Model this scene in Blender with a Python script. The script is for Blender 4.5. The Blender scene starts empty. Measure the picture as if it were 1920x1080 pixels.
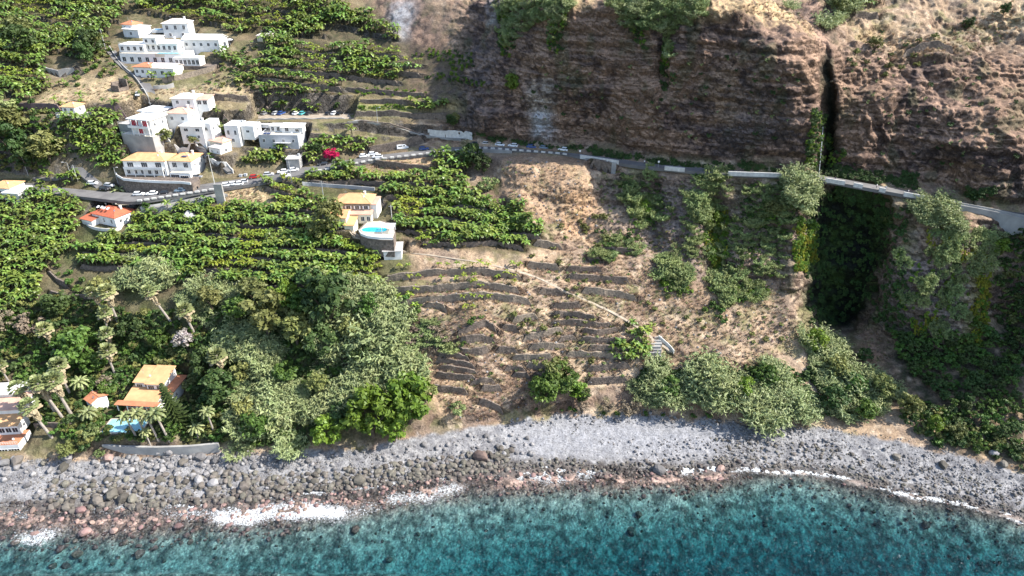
import bpy, math, random
import numpy as np
from math import radians, sin, cos, tan, pi, hypot, atan2
# ------------------------------------------------------------------ camera, light
scene = bpy.context.scene
PITCH = radians(29.0); CAMH = 156.0; F = 1280.0          # focal length in pixels of a 1920 px wide picture
camd = bpy.data.cameras.new('camera'); cam = bpy.data.objects.new('camera', camd)
scene.collection.objects.link(cam); scene.camera = cam
camd.sensor_width = 36; camd.lens = 24; camd.clip_end = 3000; camd.clip_start = 1
cam.location = (0, 0, CAMH); cam.rotation_euler = (pi/2 - PITCH, 0, 0)
SUN_EL, SUN_AZ = radians(43), radians(92)                # azimuth clockwise from +Y
world = bpy.data.worlds.new('World'); scene.world = world; world.use_nodes = True
wn = world.node_tree; wn.nodes.clear()
sky = wn.nodes.new('ShaderNodeTexSky'); sky.sky_type = 'NISHITA'; sky.sun_disc = False
sky.sun_elevation = SUN_EL; sky.sun_rotation = SUN_AZ
bgn = wn.nodes.new('ShaderNodeBackground'); bgn.inputs[1].default_value = 0.148
wo = wn.nodes.new('ShaderNodeOutputWorld')
wn.links.new(sky.outputs[0], bgn.inputs[0]); wn.links.new(bgn.outputs[0], wo.inputs[0])
sl = bpy.data.lights.new('sun', 'SUN'); so = bpy.data.objects.new('sun', sl); scene.collection.objects.link(so)
sl.energy = 5.0; sl.angle = radians(0.5); sl.color = (1, .95, .87)
so.rotation_euler = (-(pi/2 - SUN_EL), 0, -SUN_AZ)
scene.view_settings.view_transform = 'Standard'; scene.view_settings.look = 'None'
scene.view_settings.exposure = 1.08; scene.view_settings.gamma = 1; scene.view_settings.use_curve_mapping = False
scene.render.engine = 'CYCLES'
C = scene.collection
rnd = random.Random(11); nr = np.random.RandomState(11)
# ------------------------------------------------------------------ projection
def ray(u, v):
    a = (np.asarray(u, float)-960)/F; b = (540-np.asarray(v, float))/F
    return a, cos(PITCH)+b*sin(PITCH), -sin(PITCH)+b*cos(PITCH)
def proj(P):
    P = np.asarray(P, float); x, y, z = P[..., 0], P[..., 1], P[..., 2]-CAMH
    d = y*cos(PITCH)-z*sin(PITCH); up = y*sin(PITCH)+z*cos(PITCH)
    return 960+F*x/d, 540-F*up/d, d
# ------------------------------------------------------------------ noise
PERM = np.random.RandomState(5).permutation(256); PERM = np.concatenate([PERM, PERM]); VAL = np.random.RandomState(6).rand(256)*2-1
def vn(x, y, z=0.0):
    x, y, z = np.broadcast_arrays(np.asarray(x, float), y, z)
    xi, yi, zi = np.floor(x).astype(int), np.floor(y).astype(int), np.floor(z).astype(int)
    fx, fy, fz = x-xi, y-yi, z-zi
    fx, fy, fz = fx*fx*(3-2*fx), fy*fy*(3-2*fy), fz*fz*(3-2*fz)
    def h(i, j, k): return VAL[PERM[(PERM[(PERM[(xi+i) & 255]+yi+j) & 255]+zi+k) & 255]]
    r = 0
    for i in (0, 1):
        wx = fx if i else 1-fx
        for j in (0, 1):
            wy = fy if j else 1-fy
            r = r+wx*wy*(h(i, j, 0)*(1-fz)+h(i, j, 1)*fz)
    return r
def fbm(x, y, z=0.0, o=4, g=.5):
    r = 0; a = 1; s = 0
    for k in range(o):
        r = r+a*vn(x*2**k+17*k, y*2**k+5*k, np.asarray(z)*2**k+9*k); s += a; a *= g
    return r/s
def ridged(x, y, z=0.0, o=4):
    r = 0; a = 1; s = 0
    for k in range(o):
        r = r+a*(1-2*np.abs(vn(x*2**k+31*k, y*2**k+7*k, np.asarray(z)*2**k+3*k))); s += a; a *= .5
    return r/s
def inpoly(u, v, poly):
    u = np.asarray(u, float); v = np.asarray(v, float); c = np.zeros(np.broadcast(u, v).shape, bool)
    n = len(poly); j = n-1
    for i in range(n):
        x1, y1 = poly[i]; x2, y2 = poly[j]
        if y1 != y2:
            c ^= ((y1 > v) != (y2 > v)) & (u < (x2-x1)*(v-y1)/(y2-y1)+x1)
        j = i
    return c
def blur(a, n):
    for ax in (0, 1):
        for _ in range(2):
            k = 2*n+1; p = np.pad(a, [(n+1, n) if i == ax else (0, 0) for i in (0, 1)], mode='edge')
            c = np.cumsum(p, axis=ax)
            a = (np.take(c, range(k, c.shape[ax]), axis=ax)-np.take(c, range(0, c.shape[ax]-k), axis=ax))/k
    return a
def sm(x, a, b):
    t = np.clip((np.asarray(x, float)-a)/(b-a), 0, 1); return t*t*(3-2*t)
# ------------------------------------------------------------------ terrain control: picture column -> (row, altitude or >130 = distance north)
COL = {
 -400: [(1400,-15),(1090,-8),(960,0),(885,4),(840,8),(690,18),(560,33),(470,44),(420,50),(352,58),(338,58),(215,82),(100,98),(0,113),(-250,480)],
 0:    [(1400,-15),(1090,-7),(955,0),(868,4),(825,8),(690,17),(560,33),(470,44),(420,50),(352,57),(338,57),(215,82),(100,98),(0,113),(-250,480)],
 250:  [(1400,-15),(1090,-7),(955,0),(856,4),(800,10),(690,16.5),(560,33),(470,44),(425,49),(380,57),(362,57),(215,82),(100,98),(0,114),(-250,480)],
 500:  [(1400,-15),(1090,-7),(932,0),(850,4),(800,9),(660,25),(540,38),(450,48),(400,53),(341,61),(326,61),(215,80),(100,98),(0,116),(-250,480)],
 700:  [(1400,-15),(1095,-8),(914,0),(838,4),(795,9),(650,25),(540,39),(450,49),(390,55),(301,65),(288,65),(215,79),(100,98),(0,117),(-250,480)],
 900:  [(1400,-15),(1095,-9),(884,0),(797,4),(765,9),(640,27),(530,42),(420,52),(335,60),(278,68),(268,68),(235,287),(120,305),(5,325),(-250,440)],
 1050: [(1400,-15),(1095,-9),(879,0),(779,4),(755,9),(640,25),(530,40),(420,51),(345,62),(289,69),(279,69),(255,271),(130,277),(5,286),(-250,400)],
 1200: [(1400,-15),(1095,-10),(886,0),(776,4),(740,9),(640,24),(530,38),(420,52),(360,61),(312,69.5),(303,69.5),(285,261),(150,265),(8,272),(-250,400)],
 1350: [(1400,-15),(1095,-10),(880,0),(792,4),(755,8),(640,22),(530,37),(420,53),(370,62),(326,70),(317,70),(302,251),(160,253),(22,260),(-250,390)],
 1500: [(1400,-15),(1095,-11),(885,0),(800,4),(760,7),(650,18),(560,28),(430,52),(380,62),(331,70),(322,70),(306,245),(160,246),(62,253),(-250,380)],
 1580: [(1400,-15),(1095,-11),(898,0),(808,4),(770,6),(690,9),(615,12),(450,231),(400,233),(344,69),(335,69),(320,248),(180,252),(100,259),(-250,385)],
 1700: [(1400,-15),(1095,-10),(926,0),(830,4),(790,7),(650,210),(600,218),(450,227),(400,229.5),(366,66),(357,66),(345,240),(220,248),(105,262),(-250,375)],
 1850: [(1400,-15),(1095,-10),(958,0),(868,4),(820,8),(700,15),(600,212),(500,218),(440,226),(393,61.5),(384,61.5),(372,234),(250,242),(110,258),(-250,360)],
 1920: [(1400,-15),(1095,-9),(974,0),(885,4),(840,8),(700,17),(600,209),(510,215),(450,221),(408,60.5),(392,60.5),(380,232),(250,240),(110,256),(-250,358)],
 2340: [(1400,-15),(1110,-9),(1060,0),(980,4),(900,8),(760,21),(640,200),(560,206),(510,211),(470,52),(455,52),(440,226),(280,236),(120,252),(-250,350)],
}
us = np.concatenate([np.arange(-400, 0, 8.), np.arange(0, 1920, 2.4), np.arange(1920, 2341, 8.)])
vs = np.concatenate([np.arange(-250, -10, 8.), np.arange(-10, 1092, 2.2), np.arange(1092, 1401, 8.)])
def ctl():
    K = sorted(COL); V = []; Y = []
    for k in K:
        vv = np.array([r[0] for r in COL[k]], float); yy = []
        for (v, s) in COL[k]:
            a, ry, rz = ray(960, v); yy.append(s if s > 130 else (CAMH-s)/(-rz/ry))
        yy = np.maximum.accumulate(np.array(yy)+np.arange(len(yy))*.02)
        V.append(vv); Y.append(yy)
    V = np.array(V); Y = np.array(Y)
    K = np.array(K, float)
    Vu = np.array([np.interp(us, K, V[:, i]) for i in range(V.shape[1])])
    Yu = np.array([np.interp(us, K, Y[:, i]) for i in range(Y.shape[1])])
    return Vu, Yu
Vu, Yu = ctl()
YY = np.empty((len(vs), len(us)))
for i in range(len(us)):
    YY[:, i] = np.interp(vs, Vu[::-1, i], Yu[::-1, i])
YY = blur(YY, 5)
U, V = np.meshgrid(us, vs)
def line_v(pts, u): return np.interp(u, [p[0] for p in pts], [p[1] for p in pts])
ROAD_O = list(zip(us[::10], Vu[9, ::10])); ROAD_I = list(zip(us[::10], Vu[10, ::10]))
# shape features pushed in depth (metres north)
wu = U+fbm(U/60., V/60., 3.)*14; wv = V+fbm(U/60., V/60., 8.)*14
def feat(poly, amp, n):
    global YY
    YY = YY+blur(inpoly(wu, wv, poly).astype(float), n)*amp
feat([(1512,356),(1640,372),(1668,420),(1655,500),(1640,560),(1600,612),(1520,618),(1505,560),(1512,470)], 10, 6)   # waterfall recess
feat([(1470,350),(1508,350),(1506,560),(1500,620),(1465,600)], -4, 6)
feat([(1690,450),(1850,420),(1855,600),(1800,640),(1700,620),(1670,560)], -6, 12)
feat([(1541,60),(1556,90),(1556,310),(1536,325),(1532,220),(1545,150)], 6, 2)                                     # cleft
feat([(1400,60),(1520,60),(1543,120),(1545,200),(1520,300),(1400,300)], -5, 10)
feat([(1760,180),(1900,200),(1980,380),(1840,370),(1740,280)], -6, 12)
feat([(1190,350),(1240,350),(1235,500),(1200,480)], 5, 6)
feat([(1320,370),(1352,370),(1360,520),(1320,520)], 6, 5)
feat([(940,290),(1100,310),(1110,360),(1060,460),(980,440),(950,380)], -5, 8)
feat([(1240,40),(1262,60),(1258,180),(1235,180)], 6, 5)
feat([(860,100),(940,90),(930,260),(880,250)], -5, 10)
# never fold back on itself
YY = np.maximum.accumulate(YY[::-1], axis=0)[::-1]+(vs[::-1][:, None]-vs[-1])*1e-4*0
A, RY, RZ = ray(U, V)
T = YY/RY
PX = A*T; PY = YY.copy(); PZ = CAMH+RZ*T
def gi(arr, u, v):
    u = np.clip(np.asarray(u, float), us[0]+1e-3, us[-1]-1e-3); v = np.clip(np.asarray(v, float), vs[0]+1e-3, vs[-1]-1e-3)
    i = np.searchsorted(us, u)-1; j = np.searchsorted(vs, v)-1
    fu = (u-us[i])/(us[i+1]-us[i]); fv = (v-vs[j])/(vs[j+1]-vs[j])
    return (arr[j, i]*(1-fu)+arr[j, i+1]*fu)*(1-fv)+(arr[j+1, i]*(1-fu)+arr[j+1, i+1]*fu)*fv
# ------------------------------------------------------------------ noise relief
def mask(poly, n=2, warp=True):
    m = inpoly(wu if warp else U, wv if warp else V, poly).astype(float)
    return blur(m, n) if n else m
vo = np.interp(us, [p[0] for p in ROAD_O], [p[1] for p in ROAD_O])[None, :]
vi = np.interp(us, [p[0] for p in ROAD_I], [p[1] for p in ROAD_I])[None, :]
above = sm(vi-V, 8, 30); below = sm(V-vo, 8, 26)
cliffm = above*sm(U, 800, 900)
bluff = mask([(935,280),(1130,305),(1250,318),(1480,332),(1500,470),(1420,540),(1300,500),(1180,470),(1080,480),(1010,470),(960,400)], 8)
right_rock = mask([(1480,340),(1860,400),(1860,640),(1700,680),(1600,620),(1480,640)], 8)
vw = np.interp(us, us, Vu[2])[None, :]; vb = Vu[3][None, :]
land = sm(vb-V, 0, 25)
flat_roads = 1-sm(V, 0, 1)*0
near = np.minimum(sm(vi-V, 3, 20)+sm(V-vo, 4, 22), 1)
dYx = np.gradient(PY, axis=1)
def normals():
    P = np.stack([PX, PY, PZ], -1); gu = np.gradient(P, axis=1); gv = np.gradient(P, axis=0)
    n = np.cross(gu, gv); n /= np.linalg.norm(n, axis=-1, keepdims=True)+1e-9
    flip = np.sign(n[..., 2:3]+n[..., 1:2]*-.5); flip[flip == 0] = 1
    return n*flip
N = normals()
cleft = blur(inpoly(U, V, [(1534,50),(1564,60),(1564,320),(1526,326),(1526,200)]).astype(float), 4)
rk = (1-.6*cleft)*np.clip(cliffm+bluff*.75+right_rock*.8, 0, 1)*near
strata = fbm(PX/26., PY/26., PZ/2.6, 3)
qx = PX+fbm(PX/16., PY/16., PZ/16., 3)*11+PZ*.22; qz = PZ+fbm(PX/13., PY/13., PZ/13.+9, 3)*8
d = rk*(ridged(qx/34., PY/34., qz/50., 3)*4.2-ridged(qx/13., PY/13., qz/21.+4, 3)*1.7-ridged(qx/4.6, PY/4.6, qz/6.5, 3)*1.35*sm(fbm(PX/22., PY/22., PZ/22.+3, 2), -.3, .35)-ridged(PX/1.9, PY/1.9, PZ/1.5, 2)*.55+strata*1.7+fbm(PX/1.2, PY/1.2, PZ/1.0, 2)*.5)
d += land*near*(1-rk)*(fbm(PX/14., PY/14., 1., 3)*1.1+fbm(PX/3.2, PY/3.2, 5., 3)*.55)*(1-.6*mask([(640,360),(220,250),(0,300),(0,560),(760,560),(760,360)], 10))
PX += N[..., 0]*d; PY += N[..., 1]*d; PZ += N[..., 2]*d
# ------------------------------------------------------------------ terrace steps: (base polyline, height m, reach px)
STEPS = []
def step(pts, h=2.0, reach=11, kind='stone', build=True): STEPS.append((pts, h, reach, kind, build))
for p in [[(797,570),(820,571),(842,583)], [(855,629),(880,618),(910,606),(936,622)], [(855,650),(870,662),(905,659),(924,650)],
          [(815,677),(850,680),(897,690)], [(815,703),(850,706),(892,709)], [(808,728),(845,731),(882,736)], [(900,728),(942,728)],
          [(895,752),(920,758),(944,772)], [(760,676),(790,662)], [(1035,590),(1080,592),(1124,602)], [(980,635),(1020,627),(1062,616)],
          [(1090,621),(1120,626),(1162,613)], [(1085,637),(1130,640),(1180,640)], [(1060,664),(1110,664),(1172,668)], [(1098,691),(1130,690),(1182,684)],
          [(1100,716),(1140,713),(1182,711)], [(992,651),(1065,646)], [(1035,574),(1095,572)], [(1062,520),(1120,522),(1184,528)], [(987,496),(1050,503)], [(1100,482),(1132,490)],
          [(720,522),(800,513),(900,509),(985,521)], [(730,547),(820,541),(900,531),(978,546)], [(745,572),(780,566),(905,553),(1000,566)], [(960,600),(1010,592)], [(960,668),(1000,672),(1040,668)], [(1100,655),(1140,654),(1185,655)], [(1030,606),(1080,606),(1150,612)], [(860,640),(900,634),(930,640)], [(820,664),(850,666),(885,675)], [(820,690),(860,694),(900,700)], [(880,716),(930,715)], [(960,700),(1000,704)], [(1010,545),(1060,548)], [(1090,545),(1160,552),(1200,560)], [(940,612),(978,619)], [(1045,641),(1082,632)], [(985,686),(1042,689)], [(1060,505),(1132,508)], [(1120,465),(1190,471)], [(1000,455),(1062,463)], [(930,655),(975,660)], [(945,690),(990,694)]]:
    step(p, 2.8, 11)
# retaining walls in the village and by the roads
step([(-30,196),(60,203),(180,206),(274,196)], 3.6, 16, 'brown')
step([(478,205),(560,206),(652,208)], 4.0, 8, 'concrete')
step([(654,232),(740,243),(842,247)], 4.2, 14, 'stone')
step([(378,214),(430,217),(476,218)], 3.2, 14, 'stone')
step([(372,182),(430,184),(470,185)], 2.6, 10, 'stone')
step([(700,306),(740,311),(815,318)], 3.0, 12, 'stone')
step([(560,306),(600,301),(640,296)], 2.0, 6, 'stone')
step([(1106,308),(1155,316)], 4.6, 16, 'stone')
step([(570,254),(640,259),(690,263)], 2.2, 9, 'stone')
step([(690,284),(760,270),(800,258)], 3.4, 12, 'stone')
step([(75,128),(110,137),(150,132)], 2.6, 14, 'concrete')
step([(90,548),(130,560),(180,556)], 2.2, 12, 'stone')
step([(88,505),(110,528),(135,540)], 2.2, 12, 'stone')
step([(1690,104),(1740,95),(1790,95)], 2.4, 14, 'stone')
step([(1600,30),(1655,32)], 2.2, 10, 'stone')
step([(645,166),(700,172),(800,180)], 1.8, 7, 'stone')
step([(650,188),(720,190),(830,196)], 1.8, 7, 'stone')
step([(655,213),(750,213),(850,222)], 2.0, 8, 'stone')
# banana rows
BAN_ROWS = []
def rows(poly, v0, v1, sp, slope, u0=0, wave=3, h=1.9, u_step=11, tone=0, build=True, dbl=2):
    """terrace rows: lines v = v0 + k*sp + slope*(u-u0) clipped to the polygon"""
    ua = min(p[0] for p in poly); ub = max(p[0] for p in poly); v = v0; k = 0
    while v < v1:
        uu = np.arange(ua, ub+1, u_step); vv = v+slope*(uu-u0)+wave*np.sin(uu/47.+k*1.7)+wave*.5*np.sin(uu/19.+k)
        ins = inpoly(uu, vv, poly); run = []
        for i in range(len(uu)+1):
            if i < len(uu) and ins[i]: run.append((float(uu[i]), float(vv[i])))
            else:
                if len(run) > 3:
                    if h > 0: step(run, h, sp*.5, 'stone', build)
                    BAN_ROWS.append((run, tone, sp, dbl))
                run = []
        v += sp; k += 1
B1 = [(-60,370),(60,345),(130,325),(172,352),(150,370),(150,440),(140,470),(112,480),(85,505),(70,560),(30,590),(-60,600)]
B2 = [(240,425),(330,398),(420,400),(480,396),(560,400),(640,445),(715,470),(716,500),(722,545),(560,556),(470,540),(330,525),(150,500),(150,470),(240,455)]
B3 = [(485,345),(540,340),(600,368),(625,400),(630,440),(560,402),(500,372)]
B4 = [(556,312),(620,318),(700,328),(770,338),(860,345),(905,372),(898,380),(985,405),(1030,458),(960,482),(850,462),(760,458),(735,440),(738,400),(715,362),(640,354),(580,345)]
B4b = [(800,298),(868,300),(886,318),(870,345),(805,338)]
B5 = [(262,0),(600,0),(700,40),(758,78),(760,90),(640,72),(480,60),(380,48),(262,40)]
B5b = [(500,80),(640,84),(755,98),(765,112),(740,118),(690,125),(645,122),(645,182),(480,192),(478,110)]
B6 = [(0,0),(262,0),(230,40),(195,90),(150,130),(100,110),(80,180),(0,190),(-60,190),(-60,0)]
B7 = [(560,228),(640,232),(720,240),(800,240),(798,250),(700,258),(570,250)]
rows(B2, 400, 640, 21, .035, 240, 4, 1.8, dbl=3)
rows(B3, 330, 450, 20, .30, 485, 2, 1.6)
rows(B4, 316, 480, 21, .06, 560, 4, 1.9, dbl=3)
rows(B4b, 305, 350, 15, .05, 800, 2, 1.6)
rows(B5, -30, 90, 19, .13, 262, 3, 2.0, build=False, dbl=3)
rows(B5b, 70, 195, 21, .07, 480, 3, 2.0)
rows(B6, -10, 200, 19, .15, 0, 4, 1.8, build=False, dbl=3)
rows([(640,100),(760,104),(800,118),(800,150),(740,160),(645,150)], 112, 160, 17, .10, 640, 2, 1.8, dbl=1)
rows([(740,492),(1000,500),(985,520),(980,560),(900,605),(760,590),(735,560)], 512, 600, 19, -.03, 740, 3, 0, u_step=15, tone=1, dbl=1)
DZ = np.zeros_like(PZ)
for (pts, h, reach, kind, build) in STEPS:
    ua, ub = pts[0][0], pts[-1][0]; i0, i1 = np.searchsorted(us, [ua-14, ub+14])
    if i1 <= i0: continue
    uu = us[i0:i1]; lv = line_v(pts, uu); s = (lv[None, :]-vs[:, None])/reach
    fade = sm(uu, ua-14, ua+4)*(1-sm(uu, ub-4, ub+14))
    DZ[:, i0:i1] += .5*h*np.where(s >= 0, 1, -1)*np.clip(1-np.abs(s), 0, 1)*fade[None, :]
PZ += DZ*np.where((V < vo+2) & (V > vi-2), 0, 1)
def base_at(u, v): return np.stack([gi(PX, u, v), gi(PY, u, v), gi(PZ, u, v)], -1)
def at(u, v):
    """terrain point seen at picture position (u, v)"""
    u = np.asarray(u, float); v = np.asarray(v, float); qu, qv = u.copy(), v.copy()
    for _ in range(4):
        P = base_at(qu, qv); pu, pv, d_ = proj(P)
        qu = qu+np.clip(u-pu, -6, 6); qv = qv+np.clip(v-pv, -6, 6)
    return base_at(qu, qv)
# headland added out of view, shaped to shade the lower right corner
ridge = (93-2.4*np.abs(PX-208)+fbm(PX/14., PY/14., 4., 3)*7)*sm(PY, 168, 186)
PZ = np.where((PX > 168) & (PY < 235), np.maximum(PZ, ridge), PZ)
# ------------------------------------------------------------------ level pads for buildings: (u, v, half width, depth north, depth south, lift)
def pad(P, w, dn, ds, rz=0, soft=3.0, z=None):
    global PZ
    z = P[2] if z is None else z
    c, s = cos(-rz), sin(-rz); lx = (PX-P[0])*c-(PY-P[1])*s; ly = (PX-P[0])*s+(PY-P[1])*c
    dx = np.maximum(np.abs(lx)-w, 0); dy = np.maximum(np.maximum(ly-dn, -ds-ly), 0); dd = np.hypot(dx, dy)
    k = 1-sm(dd, 0, soft); PZ = PZ*(1-k)+z*k
# ------------------------------------------------------------------ materials
MATS = {}
def nm(name):
    m = bpy.data.materials.new(name); m.use_nodes = True; nt = m.node_tree; nt.nodes.clear(); MATS[name] = m
    return m, nt, nt.nodes.new, nt.links.new
def mat(name, c1, c2=None, scale=1.0, rough=.85, spec=.3, bump=0, bscale=None, vor=False, trans=0, rand=0, detail=4, stretch=(1,1,1), metal=0):
    """procedural surface: two colours mixed by noise (object space), optional bump, translucency and per-object variation"""
    m, nt, n, l = nm(name)
    out = n('ShaderNodeOutputMaterial'); b = n('ShaderNodeBsdfPrincipled')
    b.inputs['Roughness'].default_value = rough; b.inputs['Specular IOR Level'].default_value = spec; b.inputs['Metallic'].default_value = metal
    tc = n('ShaderNodeTexCoord'); mp = n('ShaderNodeMapping'); mp.inputs['Scale'].default_value = stretch
    geo = n('ShaderNodeNewGeometry')
    l(geo.outputs['Position'] if name.startswith(('stone', 'concrete', 'asphalt', 'plaster', 'tile', 'brown')) else tc.outputs['Object'], mp.inputs[0])
    if vor:
        t = n('ShaderNodeTexVoronoi'); t.inputs['Scale'].default_value = scale; fac = t.outputs['Color']
        bw = n('ShaderNodeRGBToBW'); l(fac, bw.inputs[0]); fac = bw.outputs[0]
    else:
        t = n('ShaderNodeTexNoise'); t.inputs['Scale'].default_value = scale; t.inputs['Detail'].default_value = detail
        mr = n('ShaderNodeMapRange'); mr.inputs[1].default_value = .3; mr.inputs[2].default_value = .7; l(t.outputs[0], mr.inputs[0]); fac = mr.outputs[0]
    l(mp.outputs[0], t.inputs['Vector'])
    mx = n('ShaderNodeMix'); mx.data_type = 'RGBA'; mx.inputs[6].default_value = (*c1, 1); mx.inputs[7].default_value = (*(c2 or c1), 1); l(fac, mx.inputs[0])
    col = mx.outputs[2]
    if rand:
        oi = n('ShaderNodeObjectInfo'); hs = n('ShaderNodeHueSaturation')
        a = n('ShaderNodeMapRange'); a.inputs[3].default_value = 1-rand; a.inputs[4].default_value = 1+rand; l(oi.outputs['Random'], a.inputs[0]); l(a.outputs[0], hs.inputs['Value'])
        mu = n('ShaderNodeMath'); mu.operation = 'MULTIPLY'; mu.inputs[1].default_value = 7.31; l(oi.outputs['Random'], mu.inputs[0])
        fr = n('ShaderNodeMath'); fr.operation = 'FRACT'; l(mu.outputs[0], fr.inputs[0])
        a2 = n('ShaderNodeMapRange'); a2.inputs[3].default_value = .5-rand*.09; a2.inputs[4].default_value = .5+rand*.05; l(fr.outputs[0], a2.inputs[0]); l(a2.outputs[0], hs.inputs['Hue'])
        l(col, hs.inputs['Color']); col = hs.outputs[0]
    l(col, b.inputs['Base Color'])
    if bump:
        bt = n('ShaderNodeTexNoise'); bt.inputs['Scale'].default_value = bscale or scale*2; bt.inputs['Detail'].default_value = 5; l(mp.outputs[0], bt.inputs['Vector'])
        bp = n('ShaderNodeBump'); bp.inputs['Strength'].default_value = min(bump, 1); bp.inputs['Distance'].default_value = .1*max(1, bump)
        l(t.outputs['Distance'] if vor else bt.outputs[0], bp.inputs['Height']); l(bp.outputs[0], b.inputs['Normal'])
    if trans:
        tr = n('ShaderNodeBsdfTranslucent'); l(col, tr.inputs[0]); ms = n('ShaderNodeMixShader'); ms.inputs[0].default_value = trans
        l(b.outputs[0], ms.inputs[1]); l(tr.outputs[0], ms.inputs[2]); l(ms.outputs[0], out.inputs[0])
    else: l(b.outputs[0], out.inputs[0])
    return m
mat('plaster_white', (.79,.785,.77), (.64,.63,.60), .5, detail=8); mat('plaster_cream', (.72,.66,.52), (.62,.57,.46), .7); mat('plaster_grey', (.42,.43,.45), (.34,.35,.37), .8)
mat('concrete', (.36,.35,.33), (.24,.235,.23), .35, bump=.3, bscale=3); mat('concrete_white', (.60,.59,.56), (.42,.41,.39), .9)
mat('stone_wall', (.21,.17,.14), (.08,.064,.055), 1.6, vor=True, bump=1.0); mat('stone_pale', (.32,.26,.20), (.14,.115,.095), 1.5, vor=True, bump=1.0)
mat('brown_wall', (.15,.105,.11), (.10,.075,.08), .5, bump=.4, bscale=4)
def tile(name, c1, c2):
    m = mat(name, c1, c2, .5, rough=.8); nt = m.node_tree; n = nt.nodes.new; l = nt.links.new
    b = [x for x in nt.nodes if x.type == 'BSDF_PRINCIPLED'][0]; tc = n('ShaderNodeTexCoord'); w = n('ShaderNodeTexWave'); w.inputs['Scale'].default_value = 1.1; w.inputs['Distortion'].default_value = .3
    l(tc.outputs['Object'], w.inputs[0]); bp = n('ShaderNodeBump'); bp.inputs['Strength'].default_value = .6; bp.inputs['Distance'].default_value = .12; l(w.outputs[0], bp.inputs['Height']); l(bp.outputs[0], b.inputs['Normal'])
tile('tile_orange', (.66,.40,.20), (.52,.29,.14)); tile('tile_red', (.50,.14,.07), (.40,.11,.06)); tile('tile_pink', (.62,.40,.30), (.50,.30,.23)); tile('tile_pale', (.76,.68,.62), (.62,.52,.46))
tile('tile_terracotta', (.55,.23,.12), (.42,.17,.09))
mat('roof_grey', (.48,.45,.43), (.36,.34,.33), .5); mat('roof_thatch', (.42,.41,.40), (.30,.29,.28), 3)
mat('glass_dark', (.02,.025,.035), (.04,.045,.055), 1, rough=.15, spec=.6); mat('frame_white', (.75,.75,.74)); mat('shutter_green', (.03,.09,.06)); mat('curtain_red', (.45,.01,.03))
mat('metal_white', (.7,.7,.7), rough=.5); mat('metal_grey', (.35,.36,.37), rough=.5); mat('wood_dark', (.10,.06,.04))
mat('asphalt', (.17,.165,.16), (.11,.105,.105), .25, rough=.95); mat('asphalt_old', (.27,.265,.25), (.20,.195,.18), .25, rough=.95); mat('paint_white', (.75,.75,.73)); mat('path_stone', (.38,.32,.25), (.24,.20,.155), .9, bump=.4)
mat('pool_water', (.02,.42,.55), (.03,.55,.66), .5, rough=.1, spec=.5); mat('pool_pale', (.22,.50,.58), (.30,.58,.64), .5, rough=.1, spec=.5); mat('pool_dark', (.03,.22,.48), (.04,.30,.55), .5, rough=.1, spec=.5); mat('deck', (.50,.46,.39), (.40,.37,.31), .7)
mat('solar_blue', (.05,.08,.18), rough=.2)
mat('banana_leaf', (.085,.15,.028), (.20,.29,.055), .9, rough=.42, spec=.5, trans=.22, rand=.4); mat('banana_yellow', (.26,.31,.035), (.14,.21,.03), .9, rough=.45, spec=.45, trans=.25, rand=.3)
mat('stem', (.10,.09,.05), (.05,.05,.03), 2)
mat('leaf_broad', (.04,.09,.018), (.10,.17,.03), .5, rough=.55, trans=.15, rand=.25); mat('leaf_bright', (.08,.16,.018), (.16,.24,.03), .5, rough=.5, trans=.2, rand=.2)
mat('leaf_dark', (.034,.068,.018), (.065,.105,.028), .5, rough=.6, trans=.12, rand=.25); mat('leaf_olive', (.11,.125,.035), (.19,.20,.065), .5, rough=.6, trans=.15, rand=.25)
mat('leaf_grey', (.125,.175,.06), (.27,.32,.125), .5, rough=.6, trans=.15, rand=.25); mat('cane', (.15,.20,.075), (.35,.39,.19), .8, rough=.5, trans=.2, rand=.22)
mat('palm_leaf', (.15,.19,.07), (.29,.31,.14), .6, rough=.5, trans=.15, rand=.2); mat('palm_dry', (.36,.30,.19), (.24,.19,.12), 1.5); mat('bark_pale', (.34,.30,.26), (.22,.19,.16), 2); mat('bark', (.11,.085,.06), (.06,.05,.04), 2)
mat('dry_leaf', (.37,.28,.18), (.25,.175,.12), .6, rough=.9, trans=.15, rand=.3); mat('dry_shrub', (.22,.175,.12), (.14,.115,.085), .6, rough=.9, rand=.3); mat('flower_magenta', (.50,.01,.09), (.35,.01,.06), .6, trans=.2); mat('flower_pale', (.50,.42,.44), (.20,.22,.14), .5, trans=.2); mat('fern_yellow', (.30,.29,.03), (.17,.20,.025), .6, trans=.2, rand=.25)
mat('moss', (.06,.115,.028), (.025,.055,.018), .6, rough=.9, rand=.3)
mat('rock_grey', (.23,.222,.22), (.12,.115,.115), .8, rough=.9, bump=.6, bscale=4, rand=.45); mat('rock_olive', (.155,.14,.115), (.075,.07,.06), .8, rough=.9, bump=.6, bscale=4, rand=.4); mat('rock_pink', (.27,.185,.155), (.14,.10,.085), .8, rough=.7, bump=.6, bscale=4, rand=.35)
mat('rock_dark', (.09,.075,.065), (.04,.036,.034), .8, rough=.5, bump=.6, bscale=4, rand=.4); mat('rock_cliff', (.17,.12,.10), (.08,.06,.055), .8, rough=.95, bump=.6, bscale=3, rand=.3)
for nme, c in dict(white=(.80,.80,.80), silver=(.45,.46,.47), dark=(.03,.03,.035), black=(.012,.012,.014), blue=(.02,.06,.22), red=(.40,.02,.02), teal=(.08,.36,.38), greyblue=(.16,.22,.28), grey=(.18,.18,.19)).items():
    mat('paint_'+nme+'_car', c, rough=.3, spec=.5)
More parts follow.
